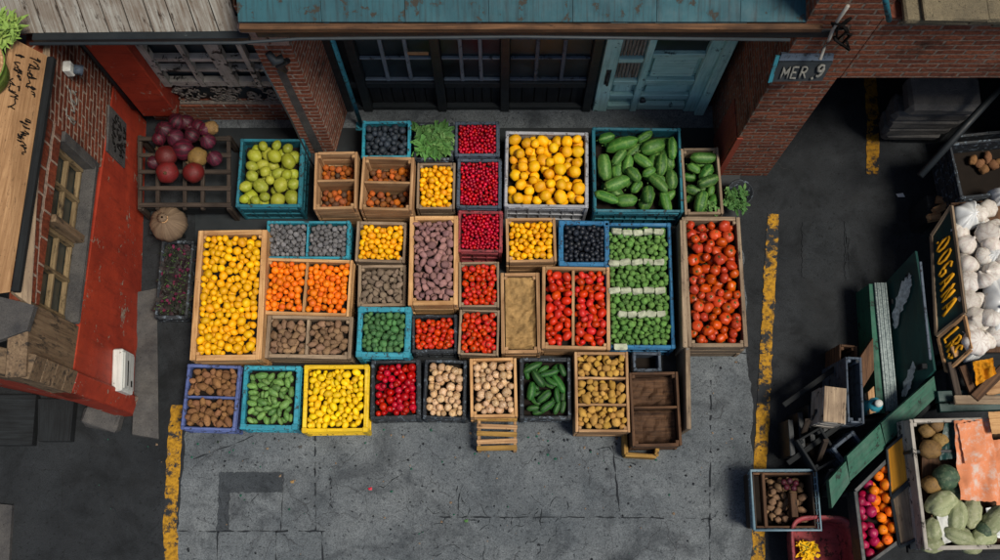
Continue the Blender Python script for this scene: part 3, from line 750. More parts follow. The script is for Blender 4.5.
b = letters('MER', p00 + ux * sw_ * .12 + uy * sh_ * .2 + nn * .014, ux, uy, sh_ * .55, .0085, wid=.55 * sw_ / 3.4 / (sh_ * .6)); b2 = letters('9', p00 + ux * sw_ * .8 + uy * sh_ * .25 + nn * .014, ux, uy, sh_ * .58, .012, wid=.6); b._add(b2.v, b2.f, b2.g, 0, True); b3 = letters('.', p00 + ux * sw_ * .68 + uy * sh_ * .12 + nn * .014, ux, uy, sh_ * .6, .012); b._add(b3.v, b3.f, b3.g, 0, True)
kput(b, 'lettering', M['white_ink'], sgn)
cb = MB(); cb.tube([onY(848, 6, YR - .05), onY(838, 20, YR - .05), onY(832, 32, YR - .06), onY(829, 40, YR - .05), onY(824, 48, YR - .05), onY(820, 60, YR - .13)], .014)
tag(cb.build('white_cable', M['cable_w']), 'white cable hanging down the brick corner to the tin sign', 'cable')
cb = MB(); q_ = random.Random(12)
pts = [onY(842 + 8 * math.sin(k * 1.3) + q_.uniform(-3, 3), 20 + k * 1.6 + 6 * math.cos(k * 2.1), YR - .04 - .02 * (k % 3)) for k in range(17)]
cb.tube(pts, .012, 6); tag(cb.build('cable_tangle', M['black_ink']), 'tangle of black cable hung on the brick wall', 'cable')
cb = MB(); cb.tube([onY(884, -8, YR - .2), onY(889, 20, YR - .12)], .022); tag(cb.build('teal_pipe', M['teal_dark']), 'short teal pipe at the stone cornice', 'pipe')

# roofs over the shop front
rf = thing('metal_awning', 'teal painted metal awning with a timber front edge', 'awning', (.2, 3.75, 3.2))
A0, A1 = P(238, 22, 3.23), P(824, 22, 3.23)
b = MB()
for i in range(7):
    u0, u1 = i / 7, (i + 1) / 7
    q0, q1 = A0.lerp(A1, u0), A0.lerp(A1, u1)
    t0, t1 = q0 + Vector((-.02 - .12 * (1 - u0) + .12 * u0, 1.7, .42)), q1 + Vector((-.02 - .12 * (1 - u1) + .12 * u1, 1.7, .42))
    b.slab([q0 + Vector((.002, 0, 0)), q1 - Vector((.002, 0, 0)), t1, t0], .025)
kput(b, 'metal_sheet', M['teal_metal'], rf)
b = MB(); b.bar(A0 + Vector((0, -.02, -.055)), A1 + Vector((0, -.02, -.055)), .05, .06, ch=.006); kput(b, 'edge_timber', M['brown_wood'], rf)
b = MB(); b.bar(A0 + Vector((.1, .0, -.15)), A1 + Vector((.12, .0, -.15)), .05, .1, ch=.006); kput(b, 'beam', M['black_frame'], rf)
b = MB()
for i in range(6):
    q = A0.lerp(A1, (i + .5) / 6); b.bar(q + Vector((0, .08, -.05)), q + Vector((0, 1.2, .25)), .06, .08)
kput(b, 'rafter', M['black_wood'], rf)
pr = thing('plank_awning', 'grey weathered plank awning above the lattice window', 'awning', (-3, 4.0, 2.7))
B0, B1 = P(44, 33, 2.72), P(241, 31, 2.72)
b = MB(); nb = 9
for i in range(nb):
    q0, q1 = B0.lerp(B1, i / nb), B0.lerp(B1, (i + 1) / nb); up = Vector((-.42, 1.15, .25)); e_ = R.uniform(-.006, .006)
    b.slab([q0 + Vector((.006, 0, e_)), q1 + Vector((-.006, 0, e_)), q1 + up, q0 + up], .03)
q0 = B0 - Vector((.75, 0, 0)); b.slab([q0, B0 - Vector((.006, 0, 0)), B0 + Vector((-.42, 1.15, .25)), q0 + Vector((-.42, 1.15, .25))], .03)
kput(b, 'plank', M['silver_wood'], pr)
b = MB(); b.bar(B0 + Vector((-.1, -.02, -.05)), B1 + Vector((.06, -.02, -.05)), .07, .08, ch=.006); kput(b, 'front_beam', M['black_frame'], pr)
b = MB(); b.bar(B0 + Vector((-.1, .04, -.14)), B1 + Vector((0, .04, -.14)), .06, .08, ch=.006); kput(b, 'lower_beam', M['brown_wood'], pr)
cb = MB(); cb.tube([onY(30, 44, 3.62), onY(240, 43, 3.62), onY(300, 39, 3.66), onY(520, 37, 3.66), onY(790, 40, 3.66)], .014, 6)
tag(cb.build('overhead_pipe', M['iron']), 'dark pipe running along under the awning edges', 'pipe')
cb = MB(); cb.tube([onY(262, 66, 3.95), onY(290, 118, 3.9), onY(310, 160, 3.85), onY(320, 178, 3.8)], .01, 6)
tag(cb.build('slack_wire', M['iron']), 'slack wire hanging down beside the slim brick pillar', 'wire')
# ------------------------------------------------------------------ crates
def crate(style, rect, z, mat, label, cat='crate', cuts_x=(), cuts_y=(), t=.03, depth=.16, z0=0.0, rz=None, group=None, inner='inner', name=None, lip=.0, slats=3):
    x0, y0, x1, y1 = rect; x0 += .9; y0 += .7; x1 -= .9; y1 -= .9
    a, c, e, g = P(x0, y0, z), P(x1, y0, z), P(x0, y1, z), P(x1, y1, z)
    X0, X1 = (a.x + e.x) / 2, (c.x + g.x) / 2; Y1, Y0 = a.y, e.y
    W, D = X1 - X0, Y1 - Y0
    rz = R.uniform(-.03, .03) if rz is None else rz
    z0 = max(z0, .02)
    T = thing(name or ('plastic_crate' if style == 'p' else 'wooden_crate'), label, cat, ((X0 + X1) / 2, (Y0 + Y1) / 2, z0), rz, group)
    h = z - z0; m = M[mat]; hw, hd = W / 2, D / 2
    fl = max(.03, h - depth)
    def put(b, n, mm): return b.build(n, mm, T)
    if style == 'p':
        for sx, sy in ((1, 0), (-1, 0), (0, 1), (0, -1)):
            b = MB(); L = (D if sx else W) - .02
            def q(u0, u1, v0, v1, o0, o1, **k):
                if sx: b.box((sx * (hw - (o0 + o1) / 2), (u0 + u1) / 2, (v0 + v1) / 2), (o1 - o0, u1 - u0, v1 - v0), mode='uv', **k)
                else: b.box(((u0 + u1) / 2, sy * (hd - (o0 + o1) / 2), (v0 + v1) / 2), (u1 - u0, o1 - o0, v1 - v0), mode='uv', **k)
            q(-L / 2, L / 2, .004, h - .03, t * .55, t * .8, ch=.002)                     # thin web
            for v in (.0, h * .36, h * .68): q(-L / 2, L / 2, v, v + .03, .004, t * .545, ch=.003)
            n = max(3, int(L / .11))
            for k in range(n + 1):
                u = -L / 2 + (L - .014) * k / n; q(u, u + .014, .002, h - .034, .007, t * .54, ch=.002)
            put(b, 'side_wall', m)
            b = MB()                                                                        # moulded rim
            ex = 0.0 if sx else -t * 1.02
            LL = (D if sx else W) / 2 + ex
            q(-LL, LL, h - .032, h, 0, t, ch=.007, jit=.004)
            q(-LL * .97, LL * .97, h - .05, h - .036, -.006, t * .7, ch=.003)
            if L > .4: q(-.07, .07, h - .004, h + .007, t * .25, t * .8, ch=.003)
            put(b, 'rim', m)
        for sx in (-1, 1):
            for sy in (-1, 1):
                b = MB(); b.box((sx * (hw - t * .6), sy * (hd - t * .6), h * .5 + .003), (t * 1.3, t * 1.3, h + .01), ch=.009, mode='uv'); put(b, 'corner_post', m)
    else:
        hs = (h - .012 * (slats - 1)) / slats
        for sx, sy in ((1, 0), (-1, 0), (0, 1), (0, -1)):
            b = MB()
            for k in range(slats):
                v0 = k * (hs + .012); dz = R.uniform(-.006, .004) if k == slats - 1 else 0
                if sx: b.box((sx * (hw - t / 2), R.uniform(-.003, .003), v0 + hs / 2 + dz), (t * R.uniform(.9, 1), D - .002 + R.uniform(-.01, .004), hs), ch=.004, jit=.002)
                else: b.box((R.uniform(-.004, .004), sy * (hd - t / 2), v0 + hs / 2 + dz), (W - 2 * t - .004, t * R.uniform(.9, 1), hs), ch=.004, jit=.002)
            put(b, 'side_panel', m)
        for sx in (-1, 1):
            for sy in (-1, 1):
                b = MB(); b.box((sx * (hw - t - .016), sy * (hd - t - .016), h / 2 - .005), (.032, .032, h - .012), ch=.004, jit=.001); put(b, 'corner_post', m)
        b = MB()
        for sx in (-1, 1):
            for sy in (-1, 1):
                for v in (h - .03, h - .055): b.box((sx * (hw - t * .5), sy * (hd + .001), v), (.007, .004, .007), ch=.001)
        put(b, 'nail', M['iron'])
    b = MB(); b.box((0, 0, fl - .012), (W - 2 * t * .85, D - 2 * t * .85, .022), ch=.003); put(b, 'floor_panel', M[inner])
    xs = [-hw + t] + [-hw + W * f for f in cuts_x] + [hw - t]; ys = [-hd + t] + [hd - D * f for f in reversed(cuts_y)] + [hd - t]
    dt = t * .8
    for i, x in enumerate(xs[1:-1]):
        b = MB(); b.box((x, 0, (fl + h) / 2 + .004), (dt, D - 2 * t - .003, h - fl - .012), ch=.004, jit=.001); put(b, 'divider', m)
    for i, y in enumerate(ys[1:-1]):
        b = MB(); b.box((0, y, (fl + h) / 2 + .003), (W - 2 * t - .003, dt, h - fl - .014), ch=.004, jit=.001); put(b, 'divider', m)
    comps = []
    for j in range(len(ys) - 1, 0, -1):
        for i in range(len(xs) - 1):
            xa, xb = xs[i] + (dt / 2 if i else 0), xs[i + 1] - (dt / 2 if i < len(xs) - 2 else 0)
            ya, yb = ys[j - 1] + (dt / 2 if j > 1 else 0), ys[j] - (dt / 2 if j < len(ys) - 1 else 0)
            cx, cy = (xa + xb) / 2, (ya + yb) / 2
            cr, sr = math.cos(rz), math.sin(rz)
            comps.append(dict(x=T.location.x + cx * cr - cy * sr, y=T.location.y + cx * sr + cy * cr, hx=(xb - xa) / 2, hy=(yb - ya) / 2, rz=rz, z0=z0 + fl, z1=z))
    comps and setattr(crate, 'last', T)
    return comps

# ------------------------------------------------------------------ fruit and vegetables
def fruit_mesh(name, mats, prof, n=16, squash=(1, 1), lump=0.0, lobes=0, lob=0.0, seed=0, cap=None, bend=0.0, ls=1.6):
    """prof: list of (x, r) along the long axis X; returns a mesh of unit thickness"""
    b = MB(); vs, fs = [], []
    sd = Vector((seed * 3.1, seed * 7.7, seed * 1.3))
    for i, (x, r) in enumerate(prof):
        for k in range(n):
            t = 2 * math.pi * k / n
            q = r * (1 + lob * math.cos(lobes * t) * min(1, r * 1.2))
            p = Vector((x, q * math.cos(t) * squash[0], q * math.sin(t) * squash[1]))
            p *= 1 + lump * noise.noise(p * ls + sd)
            p.z += bend * x * x
            vs.append(p)
    for i in range(len(prof) - 1):
        for k in range(n): fs.append([i * n + k, i * n + (k + 1) % n, (i + 1) * n + (k + 1) % n, (i + 1) * n + k])
    fs.append(list(range(n))[::-1]); fs.append([(len(prof) - 1) * n + k for k in range(n)])
    b._add(vs, fs, None, 0, True)
    if cap:
        kind, r, x0 = cap
        if kind == 'calyx':
            for k in range(5):
                a = k * 1.2566 + seed; dy, dz = math.cos(a), math.sin(a); py, pz = -dz, dy
                b._add([(x0 + .02, py * .07, pz * .07), (x0 + .02, -py * .07, -pz * .07), (x0 + .05, dy * r * .6 - py * .06, dz * r * .6 - pz * .06), (x0 - .03, dy * r, dz * r), (x0 + .05, dy * r * .6 + py * .06, dz * r * .6 + pz * .06)], [[0, 1, 2, 3, 4]], None, 1)
            b.tube([(x0, 0, 0), (x0 + .14, .02, .03)], .06, 5, 1)
        elif kind == 'stem': b.tube([(x0 - .04, 0, 0), (x0 + .1, .01, 0), (x0 + .2, .04, .03)], [r, r * .8, r], 6, 1)
        elif kind == 'tuft':
            for k in range(5): b.tube([(x0 - .05, 0, 0), (x0 + .16, .06 * math.cos(k * 1.3 + seed), .06 * math.sin(k * 1.3 + seed)), (x0 + .3, .15 * math.cos(k * 1.3 + seed), .15 * math.sin(k * 1.3 + seed))], [r, r * .6, r * .2], 4, 1)
        elif kind == 'dot': b.revolve([(0.001, 0), (r, .005), (r * .9, .02), (.001, .025)], 7, 1)
    return b.mesh(name, mats)
def ell(L=1.0, n=9, p=2.0, tip=0.0, ta=.05):
    out = []
    for i in range(n + 1):
        a = math.pi * (i + (.14 if i == 0 else -.14 if i == n else 0)) / n
        x = -math.cos(a); r = (max(0, 1 - abs(x) ** p)) ** (1 / p)
        out.append((x * L, max(.03, r)))
    if tip: out[-1] = (out[-1][0] + tip, ta); out[0] = (out[0][0] - tip * .7, ta)
    return out
KIND = {}
def kind(name, mats, profs, aspect=1.0, nv=4, lie=True, cat=None, **k):
    KIND[name] = dict(ms=[fruit_mesh(name, [M[x] for x in mats], profs(i) if callable(profs) else profs, seed=i + 1, **k) for i in range(nv)], asp=aspect, lie=lie, cat=cat or name.replace('_', ' '))
def FM(n, *a, **k): M[n] = fruit_mat(n, *a, **k)
FM('f_lemon', 'f0b812', 'e2a00a', 'f6cc3a', 2.5, .55, .8, .42, .05, 22)
FM('f_lemon2', 'f2b80c', 'eda208', 'd8860a', 2.0, .6, .85, .42, .05, 20)
FM('f_yellow', 'f2cc18', 'e6b80e', 'f8e060', 3, .55, .8, .45, .04, 18)
FM('f_orange', 'f2820e', 'ea6a12', 'f6a024', 2, .5, .8, .45, .06, 30)
FM('f_mango', 'f2b812', 'e6a00c', 'f6ca3a', 1.5, .5, .8, .42, .05, 16)
FM('f_lime', 'a2a43a', '84902e', 'bcb85c', 1.8, .5, .8, .4, .04, 16)
FM('f_plum', '2a333d', '1d242c', '54616c', 2.5, .55, .8, .5, .03)
FM('f_walnut', '7d7d80', '5f6064', '98938c', 4, .5, .7, .8, .2, 8, spec=.2)
FM('f_potato', '93765c', '7c6450', '5f4a38', 5, .52, .68, .75, .1, 10, spec=.25)
FM('f_potato_d', '8f6a4a', '7a583c', '553c28', 5, .52, .68, .75, .1, 10, spec=.25)
FM('f_potato_g', '8d7c6a', '75685a', '5b5046', 5, .52, .68, .75, .1, 10, spec=.25)
FM('f_potato_y', 'c19a52', 'a98244', '8a6836', 5, .55, .7, .7, .1, 10, spec=.25)
FM('f_purple', 'a07a72', '856464', '6b5058', 4, .5, .7, .7, .1, 9, spec=.3)
FM('f_avocado', '4c7a48', '355f38', '7c9c5a', 3, .55, .75, .5, .1, 16)
FM('f_mangog', '688f4a', '4c743a', '90b068', 1.6, .5, .75, .45, .04, 12)
FM('f_tomato', 'd0442a', 'bc301e', 'e0682e', 1.6, .6, .85, .32, .01, 5, spec=.45)
FM('f_tomato_o', 'c8542c', 'b04020', 'd87036', 1.4, .55, .85, .28, .01, 5, spec=.5)
FM('f_apple', 'b8141c', '9c1018', 'd0402c', 2, .58, .8, .28, .02, 9)
FM('f_cherry', 'c4182e', '9c1024', None, rough=.25, bump=.01, val=.7)
FM('f_sprout', '6a964c', '4f783c', '90b46c', 3, .5, .75, .6, .2, 7, spec=.3)
FM('f_cuke', '43742f', '2d5524', '8aac58', 2.0, .55, .8, .4, .06, 14, stripes='759a4c', nstripe=5, sstr=.5)
FM('f_cuke_d', '2c5a26', '1c421d', '4f7c3a', 2.5, .62, .85, .42, .06, 14, stripes='4f8038', nstripe=5, sstr=.5)
FM('f_berry', '222832', '161a22', '40495a', 4, .6, .8, .35, .05)
FM('f_onion', 'd4b48c', 'bf9a70', 'e8dac4', 3, .5, .75, .4, .05, 8, stripes='b3835a', nstripe=11)
FM('f_onion_r', '3e1220', '2a0e18', '5c2230', 2, .5, .8, .45, .04, 8, stripes='561228', nstripe=10)
FM('f_pom', '74201c', '501614', '4a241c', 2.5, .5, .75, .5, .05, 9)
FM('f_brown', '8f7448', '7c6038', '5f4a30', 4, .5, .7, .6, .1, 9)
FM('f_mixed', 'bc6424', '4a3a2c', '33271e', 2, .56, .7, .6, .06, 10, val=.6)
FM('f_magenta', 'a8204a', '8c1a40', 'c84a5c', 2, .55, .8, .35, .04, 9)
FM('f_garlic', 'd9d6cf', 'c8c2b8', 'a39486', 3.0, .52, .75, .5, .04, 8, stripes='c3b8b2', nstripe=9)
FM('f_gourd', '9ca07c', '838c68', 'b4b69a', 2.5, .5, .75, .6, .08, 10, stripes='6f7a56', nstripe=7, sstr=.5)
FM('f_melon', '4c5f48', '38503c', '788468', 3, .5, .75, .55, .06, 12, stripes='2c4030', nstripe=8)
FM('g_stem', '54703a', '3d5a2c', rough=.7)
FM('b_stem', '5c4a30', '463620', rough=.8)
kind('lemon', ['f_lemon', 'b_stem'], lambda i: ell((1.08, 1.16, 1.0, 1.12)[i], 10, 2.1, (.06, .1, .0, .05)[i], .12), 1.12, lump=.12, cap=('stem', .05, 1.0))
kind('small_lemon', ['f_lemon2', 'b_stem'], lambda i: ell((1.08, 1.16, 1.0, 1.12)[i], 10, 2.1), 1.12, lump=.12, cat='lemon')
kind('yellow_citrus', ['f_lemon2', 'b_stem'], lambda i: ell((1.0, 1.15, .95, 1.08)[i], 9, 2.15), 1.06, lump=.14)
kind('yellow_plum', ['f_yellow', 'b_stem'], lambda i: ell((1.25, 1.4, 1.12, 1.3)[i], 9, 2.2, .02), 1.3, lump=.14)
kind('orange', ['f_orange', 'g_stem'], ell(.96, 10, 2.05), 1.0, lump=.12, lie=False, cap=('stem', .06, .93))
kind('mango', ['f_mango', 'b_stem'], lambda i: ell((1.05, 1.2, 1.0, 1.12)[i], 11, 2.1), 1.08, lump=.14, cap=('stem', .05, 1.0), n=18)
kind('lime', ['f_lime', 'b_stem'], lambda i: ell((1.2, 1.05, 1.12, 1.25)[i], 11, 2.0, .05, .12), 1.15, lump=.08, n=18)
kind('plum', ['f_plum', 'b_stem'], ell(1.1, 9), 1.1, lump=.1)
kind('walnut', ['f_walnut', 'b_stem'], ell(1.08, 10), 1.05, lump=.3, ls=2.6, lie=False)
for nm, mt, ln in (('potato', 'f_potato', 1.25), ('brown_potato', 'f_potato_d', 1.2), ('grey_potato', 'f_potato_g', 1.25), ('yellow_potato', 'f_potato_y', 1.2), ('purple_potato', 'f_purple', 1.3)):
    kind(nm, [mt, 'b_stem'], lambda i, ln=ln: ell(ln * (1, 1.15, .85, 1.05)[i], 9, 2.3), ln, lump=.32, squash=(1, .88), ls=1.2, cat='potato')
kind('avocado', ['f_avocado', 'b_stem'], lambda i: ell((1.25, 1.1, 1.2, 1.0)[i], 9), 1.15, lump=.1)
kind('green_mango', ['f_mangog', 'b_stem'], lambda i: ell((1.5, 1.7, 1.3, 1.55)[i], 11, 2.1), 1.5, lump=.14, squash=(1, .85), cap=('stem', .05, 1.4))
kind('tomato', ['f_tomato', 'g_stem'], ell(.86, 10, 2.1), .95, lump=.14, lobes=5, lob=.02, lie=False, cap=('calyx', .42, .84))
kind('large_tomato', ['f_tomato_o', 'g_stem'], ell(.8, 10, 2.15), .95, lump=.16, lobes=6, lob=.035, lie=False, cap=('calyx', .4, .78), n=20, cat='tomato')
kind('plum_tomato', ['f_tomato', 'g_stem'], lambda i: ell((1.25, 1.4, 1.15, 1.3)[i], 10, 2.15), 1.25, lump=.08, cap=('calyx', .36, 1.22), cat='tomato')
kind('red_apple', ['f_apple', 'b_stem'], ell(.92, 10, 2.1), .97, lump=.13, lie=False, cap=('stem', .05, .9), cat='apple')
kind('cherry', ['f_cherry', 'b_stem'], ell(.97, 6), 1.0, nv=2, n=8, lie=False)
kind('brussels_sprout', ['f_sprout', 'g_stem'], ell(1.0, 8), 1.0, lump=.22, ls=2.2, lie=False, cat='sprout')
kind('striped_cucumber', ['f_cuke', 'g_stem'], lambda i: ell((2.0, 1.7, 2.3, 1.5)[i], 13, 2.5, .05, .22), 1.85, lump=.12, lobes=6, lob=.02, bend=.035, cap=('stem', .12, 1.9), cat='cucumber')
kind('dark_cucumber', ['f_cuke_d', 'g_stem'], lambda i: ell((2.4, 2.1, 2.7, 1.9)[i], 13, 2.5, .05, .2), 2.3, lump=.12, lobes=6, lob=.02, bend=.04, cat='cucumber')
kind('blackberry', ['f_berry', 'b_stem'], ell(1.0, 8), 1.0, lump=.2, ls=3.5, lie=False, cat='berry')
kind('onion', ['f_onion', 'b_stem'], lambda i: ell((.92, 1.0, .86, .95)[i], 10, 2.0, .14, .1), 1.0, lump=.12, lie=False, cap=('tuft', .05, 1.0))
kind('red_onion', ['f_onion_r', 'b_stem'], ell(.92, 10, 2.0, .1, .1), 1.0, lump=.1, lie=False, cap=('tuft', .05, .95), cat='onion')
kind('pomegranate', ['f_pom', 'b_stem'], ell(.97, 11, 2.05), 1.0, lump=.08, lobes=6, lob=.025, lie=False, cap=('tuft', .13, .9), n=18)
kind('brown_root', ['f_brown', 'b_stem'], ell(1.1, 9), 1.1, lump=.25, cap=('tuft', .05, 1.05), cat='root')
kind('mixed_fruit', ['f_mixed', 'b_stem'], lambda i: ell((1.0, 1.2, .95, 1.1)[i], 8), 1.05, lump=.16, cat='fruit')
kind('magenta_onion', ['f_magenta', 'b_stem'], ell(.95, 10, 2.0, .08, .1), 1.0, lump=.1, lie=False, cat='onion')
kind('garlic_bulb', ['f_garlic', 'b_stem'], [(-.72, .12), (-.68, .45), (-.5, .8), (-.2, .99), (.1, 1.0), (.4, .86), (.62, .6), (.78, .32), (.92, .17), (1.05, .13), (1.12, .09)], 1.05, lump=.07, lobes=7, lob=.045, lie=False, n=28, cap=('dot', .2, -.7), cat='garlic')
kind('striped_gourd', ['f_gourd', 'b_stem'], lambda i: ell((1.5, 1.35, 1.7, 1.25)[i], 12, 2.2, .08, .14), 1.5, lump=.22, lobes=8, lob=.04, cap=('stem', .1, 1.45), n=24, cat='gourd')
kind('dark_melon', ['f_melon', 'b_stem'], ell(1.0, 11), 1.0, lump=.06, lobes=8, lob=.03, cap=('stem', .1, .97), n=24, cat='melon')

PLACED = {}       # kind -> list of (z, matrix, variant, label, group)
def fill(kd, comp, r, label, group, heap=.45, nmax=460, var=.26, over=.15, K=34, axis=None):
    k = KIND[kd]; asp = k['asp']
    hx, hy = comp['hx'], comp['hy']
    long_ = asp > 1.45
    S = np.zeros((0, 3)); SR = np.zeros(0); fails = 0; cnt = 0
    zl = comp['z1'] - r * .2; rec = []
    while fails < 90 and cnt < nmax:
        ri = r * R.uniform(1 - var, 1 + var)
        re = ri if long_ else ri * (1 + (asp - 1) * .45)
        best = None
        for _ in range(K):
            a = R.uniform(0, 6.283) if axis is None else axis + R.uniform(-.35, .35)
            if long_:
                L = (asp - 1) * ri * .95; offs = [(-L, 0), (0, 0), (L, 0)] if asp < 2.1 else [(-L, 0), (-L / 2, 0), (0, 0), (L / 2, 0), (L, 0)]
                ex, ey = abs(math.cos(a)) * L + ri * .95, abs(math.sin(a)) * L + ri * .95
            else: offs = [(0, 0)]; ex = ey = re * .88
            if ex >= hx or ey >= hy: continue
            x, y = R.uniform(-hx + ex, hx - ex), R.uniform(-hy + ey, hy - ey)
            z = comp['z0'] + re * .9
            if len(S):
                for ox, oy in offs:
                    px, py = x + ox * math.cos(a), y + ox * math.sin(a)
                    d2 = (S[:, 0] - px) ** 2 + (S[:, 1] - py) ** 2; q = ((SR + re) * .94) ** 2 - d2
                    m_ = q > 0
                    if m_.any(): z = max(z, float((S[m_, 2] + np.sqrt(q[m_])).max()))
            if best is None or z < best[0]: best = (z, x, y, a, offs)
        if best is None: fails += 3; continue
        z, x, y, a, offs = best
        edge = 1 - max(abs(x) / hx, abs(y) / hy) ** 2
        if z > zl + r * heap * edge * 2: fails += 1; continue
        fails = max(0, fails - 2)
        new = np.array([(x + ox * math.cos(a), y + ox * math.sin(a), z) for ox, oy in offs])
        S = np.vstack([S, new]); SR = np.append(SR, [re] * len(offs)); cnt += 1
        rec.append((x, y, z, ri, a, re, offs))
    # leave out what lies wholly under other pieces
    for (x, y, z, ri, a, re, offs) in rec:
        seen = long_
        if not seen:
            hi = (S[:, 2] > z + .15 * re) & ((S[:, 0] - x) ** 2 + (S[:, 1] - y) ** 2 < (SR + re) ** 2)
            for k in range(17):
                t_, q_ = k * 2.4, re * .9 * math.sqrt(k / 17)
                px, py = x + q_ * math.cos(t_), y + q_ * math.sin(t_)
                if not ((S[hi, 0] - px) ** 2 + (S[hi, 1] - py) ** 2 < (SR[hi] * .96) ** 2).any(): seen = True; break
        if seen: put_fruit(kd, comp['x'] + x * math.cos(comp['rz']) - y * math.sin(comp['rz']), comp['y'] + x * math.sin(comp['rz']) + y * math.cos(comp['rz']), z, ri, a + comp['rz'], label, group, long_)
    return cnt
def put_fruit(kd, x, y, z, r, yaw, label, group, long_=False, up=None):
    k = KIND[kd]
    roll = Matrix.Rotation(R.uniform(0, 6.283), 4, 'X')
    if up is not None: rot = Matrix.Rotation(yaw, 4, 'Z') @ Matrix.Rotation(up, 4, 'Y') @ roll
    elif k['lie']: rot = Matrix.Rotation(yaw, 4, 'Z') @ Matrix.Rotation(R.gauss(0, .1 if long_ else .3), 4, 'Y') @ roll
    else: rot = Matrix.Rotation(yaw, 4, 'Z') @ Matrix.Rotation(R.uniform(-2.2, .9), 4, 'Y') @ roll
    PLACED.setdefault(kd, []).append((z, Matrix.Translation((x, y, z)) @ rot @ Matrix.Scale(r, 4), R.randrange(len(k['ms'])), label, group))
def place_all():
    for kd, L in PLACED.items():
        k = KIND[kd]; L.sort(key=lambda q: -q[0]); cut = 296
        for z, mx, vi, lab, grp in L[:cut]:
            o = bpy.data.objects.new(kd, k['ms'][vi]); COL.objects.link(o); o.matrix_world = mx
            o['label'] = lab; o['category'] = k['cat']; o['group'] = grp
        rest = L[cut:]
        if rest:
            b = MB()
            for z, mx, vi, lab, grp in rest:
                m = k['ms'][vi]; b._add([mx @ v.co for v in m.vertices], [list(p.vertices) for p in m.polygons], None, 0, True)
            o = b.build('loose_' + kd + '_heap', M['f_cherry'] if kd == 'cherry' else k['ms'][0].materials[0])
            tag(o, f"dense heap of {k['cat']} pieces filling the crates under the top layer", k['cat'] + ' heap', kind='stuff')

G_C = 'crates of produce set out on the pavement'
FS = {'yellow_plum': .68, 'green_mango': .7, 'potato': .7, 'brown_potato': .7, 'yellow_potato': .7, 'lemon': .64, 'tomato': .68, 'red_apple': .7, 'plum_tomato': .7, 'orange': .69, 'large_tomato': .8, 'lime': .98, 'cherry': .86, 'striped_cucumber': .97, 'dark_cucumber': .84, 'mango': .7, 'plum': .86, 'blackberry': .86, 'onion': .8, 'yellow_citrus': .84}
def stock(style, rect, z, mat, clabel, kd, r, flabel, fgroup, depth=None, heap=.45, **k):
    fk = {q: k.pop(q) for q in ('var', 'nmax', 'axis', 'K') if q in k}
    r *= FS.get(kd, .74); depth = depth or max(.1, r * 2.9)
    n = 0; cs = crate(style, rect, z, mat, clabel, depth=depth, group=G_C, **k)
    for c in cs: n += fill(kd, c, r, flabel, fgroup, heap, **fk)
    return cs

M['strip'] = plain('pale_strip', 'bcc2a8', .8, .3, .4, 14)
gap_shade = thing('gap_shade_sheet', 'black sheet standing in for the shade in the gaps between the crates', 'mat', P(460, 260))  # black sheet added so the gaps between crates look deep in shade
b = MB(); b.slab([P(195, 128, .016), P(740, 128, .016), P(740, 345, .016), P(195, 345, .016)], .008); kput(b, 'shade_part', M['black_frame'], gap_shade)
b = MB(); b.slab([P(190, 345.5, .016), P(676, 345.5, .016), P(676, 412, .016), P(190, 412, .016)], .008); kput(b, 'shade_part', M['black_frame'], gap_shade)
# back rows
cs = stock('p', (237, 138, 303, 208), .42, 'teal_dark', 'teal crate of big green limes beside the dark slatted stand', 'lime', .062, 'large yellow green lime in the teal crate beside the slatted stand', 'limes in the teal crate')
for lab, rect, cy in (('small deep wooden box with two low layers of mixed fruit against the brick pillar', (313, 151, 358, 210), .5), ('deep wooden box of mixed fruit between the pillar box and the lemon punnet', (360, 156, 414, 211), .48)):
    cs = crate('w', rect, .62, 'tan', lab, cuts_y=(cy,), depth=.36, t=.03, group=G_C, slats=4)
    for c in cs:
        c2 = dict(c); c2['z1'] = c['z0'] + .12
        fill('mixed_fruit', c2, .03, 'small brown or orange fruit low down in the ' + ('box against the brick pillar' if rect[0] == 313 else 'deep box beside the small yellow citrus'), 'mixed fruit in the deep boxes ' + ('by the pillar' if rect[0] == 313 else 'by the citrus'))
stock('p', (361, 120, 411, 159), .5, 'teal', 'worn teal crate of blue black plums against the shop front', 'plum', .037, 'blue black plum in the teal crate against the shop front', 'plums in the teal crate')
GRC = crate('p', (413, 122, 454, 161), .45, 'black_p', 'dark crate stuffed with leafy greens against the shop front', depth=.12, group=G_C)
stock('p', (454, 121, 500, 157), .45, 'slate_p', 'slate grey crate of cherries against the black shop front', 'cherry', .0215, 'dark red cherry in one of the three stacked rows of cherry crates', 'cherries in the three cherry crates', depth=.05)
stock('w', (416, 162, 456, 210), .42, 'grey_wood', 'narrow grey crate of small yellow citrus under the leafy greens', 'yellow_citrus', .034, 'small yellow citrus in the narrow grey crate under the leafy greens', 'citrus below the greens', t=.025)
stock('p', (456, 158, 502, 209), .43, 'slate_p', 'largest of the cherry crates between two other cherry crates', 'cherry', .0215, 'dark red cherry in one of the three stacked rows of cherry crates', 'cherries in the three cherry crates', depth=.05)
stock('p', (457, 210, 503, 253), .42, 'red_p', 'reddish crate of cherries directly above the tomato crates', 'cherry', .0215, 'dark red cherry in one of the three stacked rows of cherry crates', 'cherries in the three cherry crates', depth=.05)
stock('p', (504, 131, 589, 208), .45, 'grey_rim', 'pale rimmed blue crate heaped with big yellow mangoes', 'mango', .076, 'big golden yellow mango in the pale rimmed crate by the teal door', 'mangoes in the pale rimmed crate', heap=.5)
stock('p', (592, 127, 683, 213), .45, 'teal_dark', 'wide teal crate of fat striped cucumbers below the teal door', 'striped_cucumber', .064, 'fat striped green cucumber in the wide teal crate below the teal door', 'cucumbers in the wide teal crate', heap=.5)
